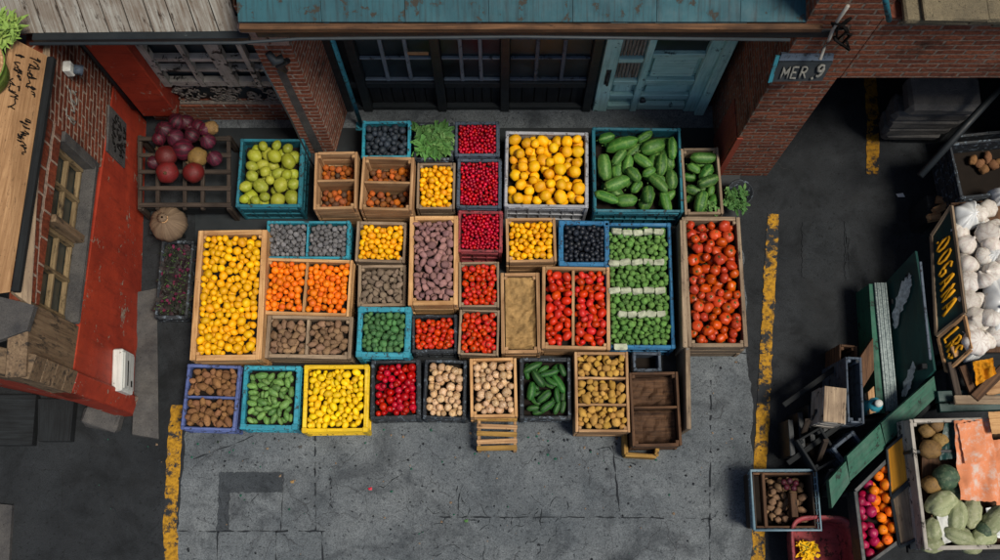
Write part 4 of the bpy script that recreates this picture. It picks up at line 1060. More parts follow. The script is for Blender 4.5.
cs = crate('w', (682, 147, 722, 215), .45, 'grey_wood', 'narrow grey wooden crate of striped cucumbers beside the brick corner', depth=.22, t=.026, group=G_C)
fill('striped_cucumber', cs[0], .05, 'striped green cucumber in the narrow wooden crate beside the brick corner', 'cucumbers in the narrow crate', nmax=15)
# middle rows
stock('w', (193, 229, 265, 361), .5, 'pine', 'long pine crate of yellow lemons beside the red kiosk wall', 'lemon', .054, 'yellow lemon in the long pine crate beside the red wall', 'lemons in the long pine crate', t=.055, rz=.012)
stock('p', (265, 220, 350, 260), .36, 'teal', 'divided teal crate of grey walnuts above the oranges', 'walnut', .034, 'grey brown walnut in the divided teal crate above the oranges', 'walnuts in the teal crate', cuts_x=(.5,))
stock('w', (262, 258, 352, 316), .4, 'pine', 'divided pine crate of bright oranges between walnuts and potatoes', 'orange', .046, 'bright orange in the divided pine crate below the walnuts', 'oranges in the divided crate', cuts_x=(.48,), t=.032)
stock('w', (265, 315, 353, 359), .36, 'grey_wood', 'divided grey wooden crate of dull potatoes below the oranges', 'potato', .046, 'dull brown potato in the grey divided crate below the oranges', 'potatoes below the oranges', cuts_x=(.48,), t=.038)
stock('w', (355, 221, 407, 263), .38, 'grey_wood', 'grey wooden crate of small lemons between walnuts and purple potatoes', 'small_lemon', .04, 'small bright lemon in the square crate beside the walnuts', 'lemons in the small square crate', t=.03)
stock('w', (357, 264, 407, 307), .36, 'grey_wood', 'grey wooden crate of greyish potatoes under the small lemons', 'grey_potato', .04, 'greyish potato in the crate directly under the small lemons', 'potatoes under the small lemons', t=.03)
stock('p', (356, 306, 411, 358), .5, 'teal', 'thick worn teal crate of dark avocados in the middle of the display', 'avocado', .04, 'dark green avocado in the thick teal crate', 'avocados in the teal crate', depth=.24, t=.05)
KIND_D = crate.last
stock('w', (408, 215, 459, 306), .52, 'pine', 'tall pine crate of purple potatoes in the middle of the display', 'purple_potato', .041, 'dusty purple potato in the tall pine crate', 'purple potatoes in the pine crate', t=.045)
stock('p', (411, 314, 458, 353), .34, 'black_p', 'black crate of red tomatoes below the purple potatoes', 'tomato', .045, 'round red tomato in the black crate below the purple potatoes', 'tomatoes below the purple potatoes')
stock('w', (458, 261, 500, 308), .4, 'grey_wood', 'wooden crate of red tomatoes below the reddish cherry crate', 'tomato', .044, 'round red tomato in the crate directly below the cherries', 'tomatoes below the cherries', t=.022)
stock('w', (458, 309, 500, 356), .38, 'grey_wood', 'wooden crate of red tomatoes above the straw coloured onions', 'tomato', .044, 'round red tomato in the wooden crate above the pale onions', 'tomatoes above the pale onions', t=.022)
stock('w', (505, 217, 557, 263), .45, 'tan', 'brown wooden crate of small yellow citrus beside the blackberries', 'yellow_citrus', .034, 'small yellow citrus in the brown crate beside the blackberries', 'citrus beside the blackberries', t=.03)
stock('p', (558, 220, 610, 267), .4, 'blue', 'bright blue crate of blackberries beside the small yellow citrus', 'blackberry', .031, 'shiny blackberry in the bright blue crate', 'blackberries in the blue crate', depth=.14, t=.045)
EMP = crate('w', (500, 272, 541, 354), .38, 'tan', 'empty wooden crate lined with crumpled kraft paper', depth=.12, t=.035, group=G_C)
stock('w', (541, 266, 611, 350), .42, 'tan', 'divided wooden crate of oval red tomatoes beside the empty crate', 'plum_tomato', .049, 'oval red tomato in the divided crate beside the empty crate', 'oval tomatoes in the divided crate', cuts_x=(.46,), t=.035)
SPR = crate('p', (605, 222, 674, 349), .4, 'blue', 'long blue crate of brussels sprouts with pale separators', depth=.12, t=.035, group=G_C)
fill('brussels_sprout', SPR[0], .029, 'small green sprout in the long blue crate with pale separators', 'sprouts in the long blue crate')
stock('w', (684, 216, 745, 348), .52, 'grey_wood', 'tall grey wooden crate of large orange red tomatoes at the end of the display', 'large_tomato', .064, 'large orange red tomato in the tall grey crate beside the asphalt', 'large tomatoes in the tall crate', t=.04, rz=0)
# front row
stock('p', (183, 364, 239, 431), .34, 'indigo', 'divided indigo crate of brown potatoes at the yellow painted line', 'brown_potato', .047, 'brown potato in the divided indigo crate', 'potatoes in the indigo crate', cuts_y=(.5,), rz=-.03)
stock('p', (241, 365, 300, 430), .36, 'teal', 'bright turquoise crate of green mangoes in the front row', 'green_mango', .045, 'smooth green mango in the bright turquoise crate', 'green mangoes in the turquoise crate', t=.045, rz=-.012)
stock('p', (302, 364, 369, 433), .36, 'yellow_p', 'bright yellow crate of yellow plums in the front row', 'yellow_plum', .041, 'yellow plum in the bright yellow crate', 'yellow plums in the yellow crate', t=.04, rz=.01)
stock('p', (370, 359, 421, 420), .34, 'black_p', 'black crate of red apples between yellow plums and onions', 'red_apple', .05, 'shiny red apple in the black crate', 'red apples in the black crate', t=.035)
stock('p', (423, 359, 467, 420), .34, 'black_p', 'dark crate of straw coloured onions beside the red apples', 'onion', .047, 'straw coloured onion in the dark crate beside the red apples', 'onions in the dark crate', t=.03)
stock('w', (469, 357, 518, 418), .42, 'pine', 'pale wooden crate of onions standing over a slatted crate', 'onion', .047, 'pale onion in the light wooden crate over the slatted crate', 'onions in the light wooden crate', t=.03)
stock('p', (519, 357, 572, 420), .32, 'black_p', 'black crate of dark cucumbers between onions and yellow potatoes', 'dark_cucumber', .042, 'dark green cucumber in the black crate in the front row', 'cucumbers in the black crate', t=.035)
stock('w', (574, 351, 630, 433), .42, 'tan', 'wooden crate of yellow potatoes in three compartments', 'yellow_potato', .047, 'yellow potato in the three part wooden crate', 'potatoes in the three part crate', cuts_y=(.33, .66), t=.028)
TWO = crate('w', (630, 371, 681, 447), .44, 'brown_wood', 'empty dark crate of two compartments beside the yellow potatoes', cuts_y=(.48,), depth=.2, t=.026, group=G_C)
crate('p', (632, 351, 662, 372), .3, 'slate_p', 'small empty grey crate tucked behind the dark two part crate', depth=.2, group=G_C)

# wrappers, separators and supports
def crumple(comp, name, m, label, cat, z, amp, seed, inset=.01, n=22):
    b = MB(); vs, fs, gs = [], [], []
    for j in range(n + 1):
        for i in range(n + 1):
            u, v = i / n * 2 - 1, j / n * 2 - 1
            x, y = u * (comp['hx'] - inset), v * (comp['hy'] - inset)
            e = max(abs(u), abs(v)); q = Vector((x * 9 + seed, y * 9, seed))
            zz = z + amp * (abs(noise.noise(q)) * 1.6 + .5 * noise.noise(q * 2.7)) + (e ** 6) * amp * 1.4
            X = comp['x'] + x * math.cos(comp['rz']) - y * math.sin(comp['rz']); Y = comp['y'] + x * math.sin(comp['rz']) + y * math.cos(comp['rz'])
            vs.append((X, Y, zz)); gs.append(Vector((x, y, 0)))
    for j in range(n):
        for i in range(n): k = j * (n + 1) + i; fs.append([k, k + 1, k + n + 2, k + n + 1])
    b._add(vs, fs, gs, 0, False); o = b.build(name, m); return tag(o, label, cat)
crumple(EMP[0], 'paper_liner', M['paper'], 'crumpled kraft paper lying in the empty wooden crate', 'paper', .3, .03, 3, n=34)
crumple(TWO[0], 'sacking', M['brown_wood'], 'dark sacking in the far compartment of the empty two part crate', 'sacking', .26, .03, 5)
crumple(TWO[1], 'sacking', M['brown_wood'], 'dark sacking in the near compartment of the empty two part crate', 'sacking', .26, .03, 9)
for k, (py, x0, x1) in enumerate(((232, 612, 664), (262, 609, 665), (291, 609, 666), (314, 618, 666), (346, 614, 628))):
    b = MB(); n = 5 if k < 4 else 1
    for i in range(n):
        u0, u1 = x0 + (x1 - x0) * i / n, x0 + (x1 - x0) * (i + .94) / n
        b.bar(P(u0, py + R.uniform(-1.2, 1.2), .42), P(u1, py + R.uniform(-1.2, 1.2), .42), .062, .05, ch=.012, jit=.006)
    tag(b.build('separator_strip', M['strip']), ('pale separator strip at the back of the sprouts nearest the blue rim', 'second pale separator strip from the back of the sprouts', 'third pale separator strip from the back of the sprouts', 'short pale separator strip near the front of the sprouts', 'stub of pale strip at the front rim of the sprouts')[k], 'separator', 'separators in the sprout crate')
sc = thing('slatted_crate', 'upturned slatted crate of yellowish wood under the pale onion crate', 'crate', P(497, 440))
for k, (py, z) in enumerate(((419, .27), (427, .25), (434, .24), (441, .23), (448, .22))):
    b = MB(); b.bar(P(477, py + R.uniform(-1, 1), z), P(517, py + R.uniform(-1, 1), z), .045, .022, jit=.003); kput(b, 'slat', M['tan'] if k % 2 else M['yellow_wood'], sc)
for px in (479, 515):
    b = MB(); b.bar(P(px, 415, .22), P(px, 450, .19), .03, .05, jit=.002); kput(b, 'runner', M['tan'], sc)
    for py in (418, 449):
        b = MB(); q = P(px, py, .2); b.bar((q.x, q.y, 0), (q.x, q.y, .2), .035, .035); kput(b, 'leg', M['tan'], sc)
yb = thing('yellow_pallet', 'yellow painted wooden pallet sticking out beneath the empty dark crate', 'pallet', P(640, 445))
for a_, c_ in (((624, 432), (625, 455)), ((624, 455), (655, 457)), ((655, 457), (657, 440))):
    b = MB(); b.bar(P(*a_, .1), P(*c_, .1), .04, .2, ch=.006); kput(b, 'board', M['yellow_wood'], yb)
pk = thing('long_board', 'long grey board standing on edge beside the large tomatoes', 'board', P(684, 390))
b = MB(); b.bar(P(678, 228, .3), P(681, 352, .3), .05, .5, ch=.006, jit=.004); kput(b, 'plank', M['grey_wood'], pk)
b = MB(); b.bar(P(683, 352, .28), P(684, 432, .28), .045, .5, ch=.006, jit=.005); kput(b, 'plank', M['grey_wood'], pk)
b = MB(); b.bar(P(687, 348, .5), P(688, 425, .45), .03, .06, ch=.004, jit=.004); kput(b, 'batten', M['silver_wood'], pk)

# slatted stand with pomegranates
st = thing('slatted_stand', 'dark slatted wooden stand below the lattice window', 'stand', P(186, 175))
for i in range(5):
    y = 139 + i * 16.5; b = MB(); b.bar(P(139, y, .4), P(231, y, .4), .045, .025, jit=.003); kput(b, 'slat', M['dark_wood'], st)
for x in (140, 158, 185, 203, 229):
    b = MB(); b.bar(P(x, 136, .37), P(x, 210, .37), .04, .035, jit=.003); kput(b, 'bearer', M['dark_wood'], st)
for x, y in ((141, 138), (229, 138), (141, 208), (229, 208)):
    b = MB(); q = P(x, y, .36); b.bar((q.x, q.y, 0), (q.x, q.y, .35), .05, .05); kput(b, 'leg', M['dark_wood'], st)
b = MB(); b.bar(P(140, 210, .2), P(230, 210, .2), .03, .16, jit=.003); kput(b, 'apron', M['black_wood'], st)
pm = [('pomegranate', 'round red pomegranate at the front of the heap on the slatted stand', 'pomegranates on the slatted stand', [(167, 157, 11), (168, 173, 11), (194, 173, 10.5)]),
      ('red_onion', 'dark purple onion heaped behind the red pomegranates on the slatted stand', 'purple onions on the slatted stand', [(166, 132, 9), (177, 122, 9), (186, 122, 8), (177, 140, 9), (153, 162, 7), (193, 137, 8), (198, 127, 8), (209, 143, 8), (214, 158, 8), (184, 150, 11), (206, 131, 7), (191, 128, 7), (160, 140, 7)]),
      ('brown_root', 'brown knobbly root among the purple onions on the slatted stand', 'brown roots on the slatted stand', [(198, 157, 9.5), (212, 129, 7)])]
for kd, lab, grp, L in pm:
    for x, y, r in L:
        q = P(x, y, .5); put_fruit(kd, q.x, q.y, .412 + r * .0097 + (.05 if r < 10 and 128 < y < 150 else 0), r * .0102, R.uniform(0, 6), lab, grp)

# leaves
def leaf_bunch(name, n, spread, L, wd, m, seed, c, up=.5, stems=True, curl=.5):
    q = random.Random(seed); b = MB()
    for i in range(n):
        a = q.uniform(0, 6.283); el = q.uniform(.1, up); l = L * q.uniform(.6, 1.1); ww = wd * q.uniform(.7, 1.2)
        o = Vector((q.uniform(-spread, spread), q.uniform(-spread, spread), q.uniform(0, spread * .6)))
        d_ = Vector((math.cos(a) * math.cos(el), math.sin(a) * math.cos(el), math.sin(el))); s_ = Vector((-math.sin(a), math.cos(a), q.uniform(-.6, .6))).normalized()
        vs, fs = [], []
        S_ = 5
        for k in range(S_ + 1):
            u = k / S_; p = o + d_ * l * u + Vector((0, 0, -curl * l * u * u)); wq = ww * math.sin(math.pi * min(1, u * .85 + .12)) * (1 + .25 * math.sin(k * 2.4 + i))
            nn = d_.cross(s_) * ww * .35
            vs += [p - s_ * wq + nn, p, p + s_ * wq + nn]
        for k in range(S_): fs += [[k * 3, k * 3 + 1, k * 3 + 4, k * 3 + 3], [k * 3 + 1, k * 3 + 2, k * 3 + 5, k * 3 + 4]]
        b._add(vs, fs, None, 0, True)
        if stems and i % 3 == 0: b.tube([o - d_ * l * .3, o, o + d_ * l * .55 + Vector((0, 0, .004))], .004, 4, 1)
    o = b.build(name, [m, M['g_stem']]); o.location = c; return o
FM('leaf', '4f7a3c', '3a6630', '7c9c5c', 9, .5, .75, .6, .1)
FM('leaf_y', '7c9848', '54803a', 'a0b060', 9, .5, .75, .6, .1)
FM('leaf_dark', '22141c', '151c12', '3a1624', 6, .5, .7, .6, .1)
FM('petal', '641a38', '4a1230', rough=.6)
c = GRC[0]
for k in range(6):
    ox, oy = (-.09, 0, .09)[k % 3], (.07, -.07)[k // 3]
    tag(leaf_bunch('greens_bunch', 34, .06, .16, .028, M['leaf'], 40 + k, (c['x'] + ox, c['y'] + oy, c['z0'] + .1), .9), 'bunch of leafy greens packed in the dark crate at the shop front', 'greens', 'bunches of greens in the dark crate')
tag(leaf_bunch('herb_bunch', 90, .1, .1, .02, M['leaf'], 77, P(735, 200, .26), 1.2), 'bunch of curly green herbs beside the tall tomato crate', 'herbs')
hb = thing('herb_tub', 'small dark tub holding herbs behind the tall tomato crate', 'tub', P(735, 200))
b = MB(); b.revolve([(.02, .01), (.1, .0), (.13, .24), (.14, .25), (.125, .25), (.1, .12), (.02, .1)], 20); kput2 = b.build('tub_wall', M['black_p'], hb)
tag(leaf_bunch('herb_sprig', 40, .06, .07, .012, M['leaf'], 79, P(712, 208, .4), .9), 'feathery herb sprig tucked into the narrow cucumber crate', 'herbs')
# dark flower crate and burlap sack beside the red wall
FC = crate('p', (157, 240, 192, 319), .22, 'black_p', 'low black crate of dark leaves beside the red kiosk wall', depth=.1, group=G_C)
c = FC[0]
for k in range(10):
    ox, oy = (-.07, .08)[k % 2], -.28 + .14 * (k // 2)
    tag(leaf_bunch('dark_leaf_bunch', 40, .07, .09, .024, M['leaf_dark'], 90 + k, (c['x'] + ox, c['y'] + oy, c['z0'] + .05), .9), 'bunch of dark maroon leaves in the low black crate', 'leaves', 'dark leaf bunches in the low black crate')
for k in range(22):
    b = leaf_bunch('magenta_flower', 7, .006, .022, .01, M['petal'], 120 + k, (c['x'] + R.uniform(-.14, .14), c['y'] + R.uniform(-.35, .35), c['z1'] + .03), 1.0, False)
    tag(b, 'tiny magenta flower among the dark leaves beside the red wall', 'flower', 'magenta flowers among the dark leaves')
bs = thing('burlap_sack', 'round tied burlap sack above the low black crate', 'sack', P(172, 227, .2))
b = MB(); n = 40; prof = [(.02, .0), (.14, .01), (.185, .08), (.175, .16), (.12, .22), (.06, .25), (.03, .275), (.035, .3), (.05, .315), (.012, .318)]
vs, fs, gs = [], [], []
for i, (r, z) in enumerate(prof):
    for k in range(n):
        t = 2 * math.pi * k / n; q = r * (1 + (.025 * math.cos(9 * t + i * .3) + .02 * math.sin(17 * t + i)) * (1 if i < 4 else 3)) * (1 + .06 * noise.noise(Vector((math.cos(t) * 2, math.sin(t) * 2, 3))))
        vs.append((q * math.cos(t), q * math.sin(t), z)); gs.append((r * 2 + z, t * .25, 0))
for i in range(len(prof) - 1):
    for k in range(n): fs.append([i * n + k, i * n + (k + 1) % n, (i + 1) * n + (k + 1) % n, (i + 1) * n + k])
fs.append([k for k in range(n)][::-1]); b._add(vs, fs, gs, 0, True); b.build('bag', M['burlap'], bs)
b = MB(); b.tube([(.042 * math.cos(k * .5), .042 * math.sin(k * .5), .272) for k in range(14)], .007, 6); b.build('tie', M['tan'], bs)
sp = thing('sack_stool', 'low black stool under the burlap sack', 'stool', P(172, 227))
b = MB(); q = P(172, 227); b.box((q.x, q.y, .17), (.34, .28, .055), ch=.01); kput(b, 'seat', M['black_wood'], sp)
for sx in (-1, 1):
    for sy in (-1, 1): b = MB(); b.box((q.x + sx * .14, q.y + sy * .11, .071), (.035, .035, .142)); kput(b, 'leg', M['black_wood'], sp)
# basket of greens on the kiosk roof
bk = thing('round_basket', 'round green rimmed basket on the kiosk roof edge', 'basket', P(-12, 78, 2.8))
b = MB(); b.revolve([(.02, .0), (.17, .0), (.2, .12), (.21, .2), (.235, .21), (.235, .235), (.205, .235), (.18, .1), (.02, .03)], 36, wob=.03); b.build('basket_wall', M['leaf_y'], bk)
b = MB(); b.tube([(.222 * math.cos(k * .2618), .222 * math.sin(k * .2618), .236) for k in range(25)], .014, 6); b.build('rim', M['tan'], bk)
tag(leaf_bunch('greens_bunch', 110, .1, .14, .03, M['leaf'], 200, P(-12, 78, 2.8) + Vector((0, 0, .15)), .9), 'loose green leaves heaped in the round basket on the roof', 'greens')
tag(leaf_bunch('greens_bunch', 150, .12, .15, .016, M['leaf_y'], 201, P(3, 33, 2.85), 1.1), 'feathery pale greens lying on the kiosk roof behind the basket', 'greens')
# ------------------------------------------------------------------ market stall along the asphalt side
def slab_t(name, label, cat, quad, th, m, part='board', frame=None, fw=.03):
    t = thing(name, label, cat, Vector(quad[0]))
    b = MB(); b.slab(quad, th, jit=.004, sub=4); o = kput(b, part, m, t)
    if frame is not None:
        b = MB(); q = [Vector(x) for x in quad]; nrm = (q[2] - q[0]).cross(q[3] - q[1]).normalized()
        if nrm.dot(Vector((0, 0, H)) - q[0]) < 0: nrm = -nrm
        for i in range(4):
            b.bar(q[i] + nrm * .006, q[(i + 1) % 4] + nrm * .006, fw, .03, up=nrm, jit=.002)
        kput(b, 'frame', frame, t)
    return t
def post(px, py, ztop, w_, T, m, zb=0.0):
    q = P(px, py, ztop); b = MB(); b.bar((q.x, q.y, zb), (q.x, q.y, ztop), w_, w_); kput(b, 'leg', m, T)

# garlic bench
gb = thing('garlic_bench', 'dark timber bench carrying the heap of garlic bulbs', 'bench', P(985, 290))
q0, q1, q2, q3 = P(951, 203, .8), P(1062, 196, .8), P(1066, 352, .8), P(968, 352, .8)
b = MB(); b.slab([q0, q1, q2, q3], .05); kput(b, 'bench_top', M['brown_wood'], gb)
for px, py in ((955, 208), (1055, 204), (970, 345), (1060, 345)): post(px, py, .75, .06, gb, M['black_wood'])
b = MB(); b.bar(P(954, 206, .45), P(969, 345, .45), .03, .5); kput(b, 'side_panel', M['black_wood'], gb)
s1 = [P(952, 206, .98), P(966, 313, .98), P(937, 336, .72), P(932, 236, .72)]
t1 = slab_t('lettered_board', 'long dark green board with yellow hand lettering beside the garlic', 'sign', s1, .025, M['dark_green'], frame=M['grey_wood'])
s2 = [P(965, 316, .98), P(972, 349, .98), P(947, 372, .72), P(939, 338, .72)]
t2 = slab_t('lettered_board', 'short dark green board with three yellow letters below the long one', 'sign', s2, .025, M['dark_green'], frame=M['tan'])
def on_board(q, u, v): return (q[0].lerp(q[1], u)).lerp(q[3].lerp(q[2], u), v)
for q, T, txt, u0, v0, hf, gap in ((s1, t1, '.OOGANA', .12, .76, .52, 1.28), (s2, t2, 'LRS', .14, .8, .55, 1.0)):
    ux = (on_board(q, .8, .5) - on_board(q, .2, .5)).normalized(); uy = (on_board(q, .5, .1) - on_board(q, .5, .9)).normalized()
    nn = ux.cross(uy).normalized()
    if nn.dot(Vector((0, 0, H)) - q[0]) < 0: nn = -nn
    h_ = (q[0] - q[3]).length * hf
    b = letters(txt, on_board(q, u0, v0) + nn * .018, ux, uy, h_, .0135, gap=gap, wid=.42 if len(txt) > 4 else .34)
    kput(b, 'lettering', M['yellow_ink'], T)
gl_ = [(962, 228, 10), (978, 214, 9), (969, 242, 11), (986, 234, 11), (970, 262, 11), (985, 256, 9), (972, 280, 11.5), (991, 246, 10), (971, 300, 11), (984, 281, 9), (976, 317, 12), (966, 296, 8), (978, 341, 13), (992, 272, 10), (995, 300, 11), (990, 318, 10), (1000, 228, 11), (1005, 262, 12), (1004, 285, 11), (1008, 312, 12), (1000, 333, 11), (1012, 245, 10), (992, 206, 9), (973, 329, 9), (990, 338, 10), (965, 218, 8)]
for i, (x, y, r) in enumerate(gl_):
    rr = r * .0098; q = P(x, y, .97); put_fruit('garlic_bulb', q.x, q.y, .805 + rr * .8 + (.1 if i % 2 and x > 975 else .015), rr, R.uniform(0, 6), 'white garlic bulb heaped on the bench behind the lettered boards', 'garlic bulbs on the bench', up=R.uniform(-2.4, 2.4))
for i, (x, y, r) in enumerate([(962, 235, 9), (979, 249, 8), (980, 300, 9), (984, 268, 8), (987, 325, 9), (964, 252, 7), (983, 222, 8), (968, 272, 8), (967, 320, 8)]):
    rr = r * .0098; q = P(x, y, .9); put_fruit('garlic_bulb', q.x, q.y, .802 + rr * .75, rr, R.uniform(0, 6), 'white garlic bulb heaped on the bench behind the lettered boards', 'garlic bulbs on the bench', up=R.uniform(-2.4, 2.4))
def bag(name, label, cat, pts, z, hgt, m, seed, rings=7, n=34):
    """a crumpled bag: outline of pixels at height z, domed and pleated"""
    ce = sum((P(x, y, z) for x, y in pts), Vector((0, 0, 0))) / len(pts)
    b = MB(); vs, fs = [], []
    ol = [P(x, y, z) for x, y in pts]
    def outl(t):
        f = t * len(ol); i = int(f) % len(ol); return ol[i].lerp(ol[(i + 1) % len(ol)], f - int(f))
    for j in range(rings + 1):
        s = 1 - j / rings
        for k in range(n):
            p = ce.lerp(outl(k / n), s ** .8 if j else 1)
            zz = hgt * (1 - s ** 2.2) + .022 * math.sin(k * 1.9 + seed) * s + .02 * noise.noise(p * 14 + Vector((seed, 0, 0)))
            vs.append((p.x, p.y, z + zz))
    m0 = len(vs)
    for j in range(rings):
        for k in range(n): fs.append([j * n + k, j * n + (k + 1) % n, (j + 1) * n + (k + 1) % n, (j + 1) * n + k])
    fs.append([rings * n + k for k in range(n)])
    low = []
    for k in range(n): p = outl(k / n); low.append((p.x, p.y, z - .06))
    vs += low
    for k in range(n): fs.append([m0 + k, m0 + (k + 1) % n, (k + 1) % n, k])
    b._add(vs, fs, None, 0, True); return tag(b.build(name, m), label, cat)
bag('plastic_bag', 'pleated white plastic bag at the top end of the garlic heap', 'bag', [(953, 208), (972, 200), (980, 206), (984, 224), (970, 230), (957, 232)], .93, .1, M['bag'], 1)
bag('plastic_bag', 'long crinkled white plastic bag lying across the garlic heap', 'bag', [(986, 272), (1003, 262), (1012, 300), (1008, 340), (994, 338), (985, 310)], .95, .1, M['bag'], 2)
bag('plastic_bag', 'small white plastic bag between garlic bulbs by the lettering', 'bag', [(985, 248), (1000, 240), (1006, 258), (992, 270), (980, 262)], .97, .08, M['bag'], 3)
bag('plastic_bag', 'grey clear plastic bag behind the pleated white bag', 'bag', [(990, 190), (1004, 186), (1008, 202), (996, 206)], .9, .1, M['bag'], 4)
bag('plastic_bag', 'thin white plastic bag at the low end of the garlic heap', 'bag', [(962, 348), (978, 338), (990, 348), (980, 358), (966, 362)], .84, .07, M['bag'], 5)
for i, (x0, y0, x1, y1) in enumerate(((936, 200, 952, 202), (934, 212, 948, 206), (928, 218, 940, 216))):
    b = MB(); b.bar(P(x0, y0, .5 + .04 * i), P(x1, y1, .5 + .04 * i), .07, .05, jit=.01)
    tag(b.build('wood_block', M['tan']), ('topmost wood offcut at the head of the long lettered board', 'middle wood offcut at the head of the long lettered board', 'lowest wood offcut at the head of the long lettered board')[i], 'wood block')
of = thing('offcut_rack', 'low dark rack under the wood offcuts', 'rack', P(940, 210)); b = MB(); q = P(940, 209, .4); b.box((q.x, q.y, .235), (.3, .25, .47), ch=.01); kput(b, 'body', M['black_wood'], of)

# green skirting panel with scuffs and ridged strip
sk = [P(885, 283, .35), P(915, 251, .75), P(934, 370, .75), P(898, 409, .35)]
tk = slab_t('scuffed_panel', 'large dark green leaning panel with white paint scuffs', 'panel', sk, .03, M['dark_green'])
for pts in ([(896, 330), (893, 318), (897, 298), (903, 282), (910, 273), (913, 279), (910, 296), (902, 313)], [(903, 397), (904, 386), (909, 370), (914, 362), (916, 369), (913, 384), (907, 396)]):
    b = MB(); q_ = random.Random(4)
    def onsk(x, y):
        n = (sk[1] - sk[0]).cross(sk[3] - sk[0]).normalized(); r = _ray(x, y); t = (sk[0] - Vector((0, 0, H))).dot(n) / r.dot(n)
        if n.z < 0: n = -n
        return Vector((0, 0, H)) + r * t + n * .012
    ce = onsk(sum(p[0] for p in pts) / len(pts), sum(p[1] for p in pts) / len(pts)); ol = []
    for i in range(len(pts)):
        for k in range(5):
            a, c_ = pts[i], pts[(i + 1) % len(pts)]; f = k / 5
            ol.append(onsk(a[0] + (c_[0] - a[0]) * f + q_.uniform(-1.3, 1.3), a[1] + (c_[1] - a[1]) * f + q_.uniform(-1.3, 1.3)))
    b._add([ce] + ol, [[0, i + 1, (i + 1) % len(ol) + 1] for i in range(len(ol))])
    o = kput(b, 'scuff', M['scuff'], tk)
b = MB(); b.bar(onsk(921, 262) + Vector((0, 0, .005)), onsk(931, 360) + Vector((0, 0, .005)), .025, .02); kput(b, 'rail', M['slate_p'], tk)
for x, y in ((913, 275), (928, 365), (897, 300), (903, 400)):
    q = onsk(x, y); b = MB(); b.bar((q.x, q.y, 0), (q.x, q.y, q.z - .05), .05, .05); kput(b, 'leg', M['black_wood'], tk)
rs = thing('ridged_strip', 'pale ridged metal strip leaning along the dark green panel', 'strip', P(884, 350))
b = MB(); a0, a1 = P(880, 283, .42), P(892, 411, .42)
for k in range(6):
    off = Vector((-.05 + .02 * k, 0, .006 * (k % 2))); b.tube([a0 + off, a1 + off], .0115, 6)
kput(b, 'ridge', M['ridged'], rs)
b = MB(); b.bar(a0 + Vector((0, 0, -.03)), a1 + Vector((0, 0, -.03)), .125, .03); kput(b, 'backing', M['dark_green'], rs)
slab_t('green_edge_board', 'narrow dark green board beside the pale ridged strip', 'board', [P(869, 284, .4), P(874, 284, .4), P(885, 413, .4), P(877, 413, .4)], .38, M['green_paint'])

# green counter edging
gc = thing('green_counter', 'run of bright green counter boards in three lengths', 'counter', P(885, 440))
for quad in ([(934, 376), (937, 396), (886, 445), (881, 423)], [(880, 424), (886, 447), (850, 481), (847, 456)], [(846, 461), (850, 482), (832, 508), (829, 480)]):
    z = .72; b = MB(); b.slab([P(x, y, z) for x, y in quad], .09, jit=.004, sub=3); kput(b, 'board', M['green_paint'], gc)
for px, py in ((930, 392), (890, 432), (852, 470), (836, 492)): post(px, py, .62, .06, gc, M['black_wood'])
b = MB(); b.bar(P(838, 496, .35), P(930, 398, .35), .04, .45, jit=.003); kput(b, 'back_board', M['black_wood'], gc)
b = MB(); b.bar(P(936, 397, .72), P(1030, 394, .72), .1, .1); b.bar(P(938, 408, .66), P(1030, 405, .66), .08, .08); kput(b, 'cross_rail', M['dark_green'], gc)

# boxes stacked behind the counter
tb = crate('w', (822, 386, 847, 424), .78, 'grey_frame', 'pale topped wooden box on the dark stack behind the counter', name='wooden_box', z0=.4, depth=.05, rz=-.12, t=.02)
T_ = crate.last; b = MB(); b.box((0, 0, .385), (.2, .33, .02), ch=.006, jit=.003); b.build('lid', M['grey_wood'], T_)
q = T_.location
dk = thing('black_rack', 'tall black slatted rack beneath the pale topped box', 'rack', (q.x, q.y, 0))
for dx in (-.3, -.2, -.1, .03, .14, .24):
    b = MB(); b.box((q.x + dx, q.y - .05 + dx * .7, .19), (.05, .35, .38), ch=.006, jit=.003); kput(b, 'slat', M['black_frame'], dk)
for k, y in enumerate((-.25, .3)):
    b = MB(); b.bar((q.x - .36, q.y + y - .25, .384), (q.x + .3, q.y + y + .2, .384), .05, .028); kput(b, 'rail', M['black_wood'], dk)
crate('w', (846, 356, 864, 424), .74, 'slate_p', 'tall narrow grey box leaning beside the pale topped box', name='narrow_box', depth=.5, t=.02, rz=-.05)
slab_t('brown_board', 'small brown board propped beside the narrow dark green board', 'board', [P(861, 356, .62), P(873, 338, .62), P(874, 370, .6), P(863, 388, .6)], .04, M['brown_wood'])
slab_t('cream_board', 'cream coloured offcut below the small brown board', 'board', [P(868, 392, .55), P(874, 386, .55), P(876, 412, .55), P(870, 414, .55)], .06, M['tan'])
bt = thing('blue_canister', 'dented pale blue canister wedged behind the counter', 'canister', P(866, 408, .3))
b = MB(); b.revolve([(.01, 0), (.07, 0), (.075, .02), (.075, .24), (.05, .29), (.03, .3), (.03, .33), (.01, .33)], 18, wob=.06); b.build('body', M['teal'], bt)
b = MB(); b.revolve([(.034, .315), (.036, .35), (.002, .352)], 12); b.build('cap', M['white_box'], bt)
b = MB(); q = P(866, 408); b.box((q.x, q.y, .148), (.22, .22, .296), ch=.01)
tag(b.build('dark_box', M['black_wood']), 'plain dark box under the pale blue canister', 'box')

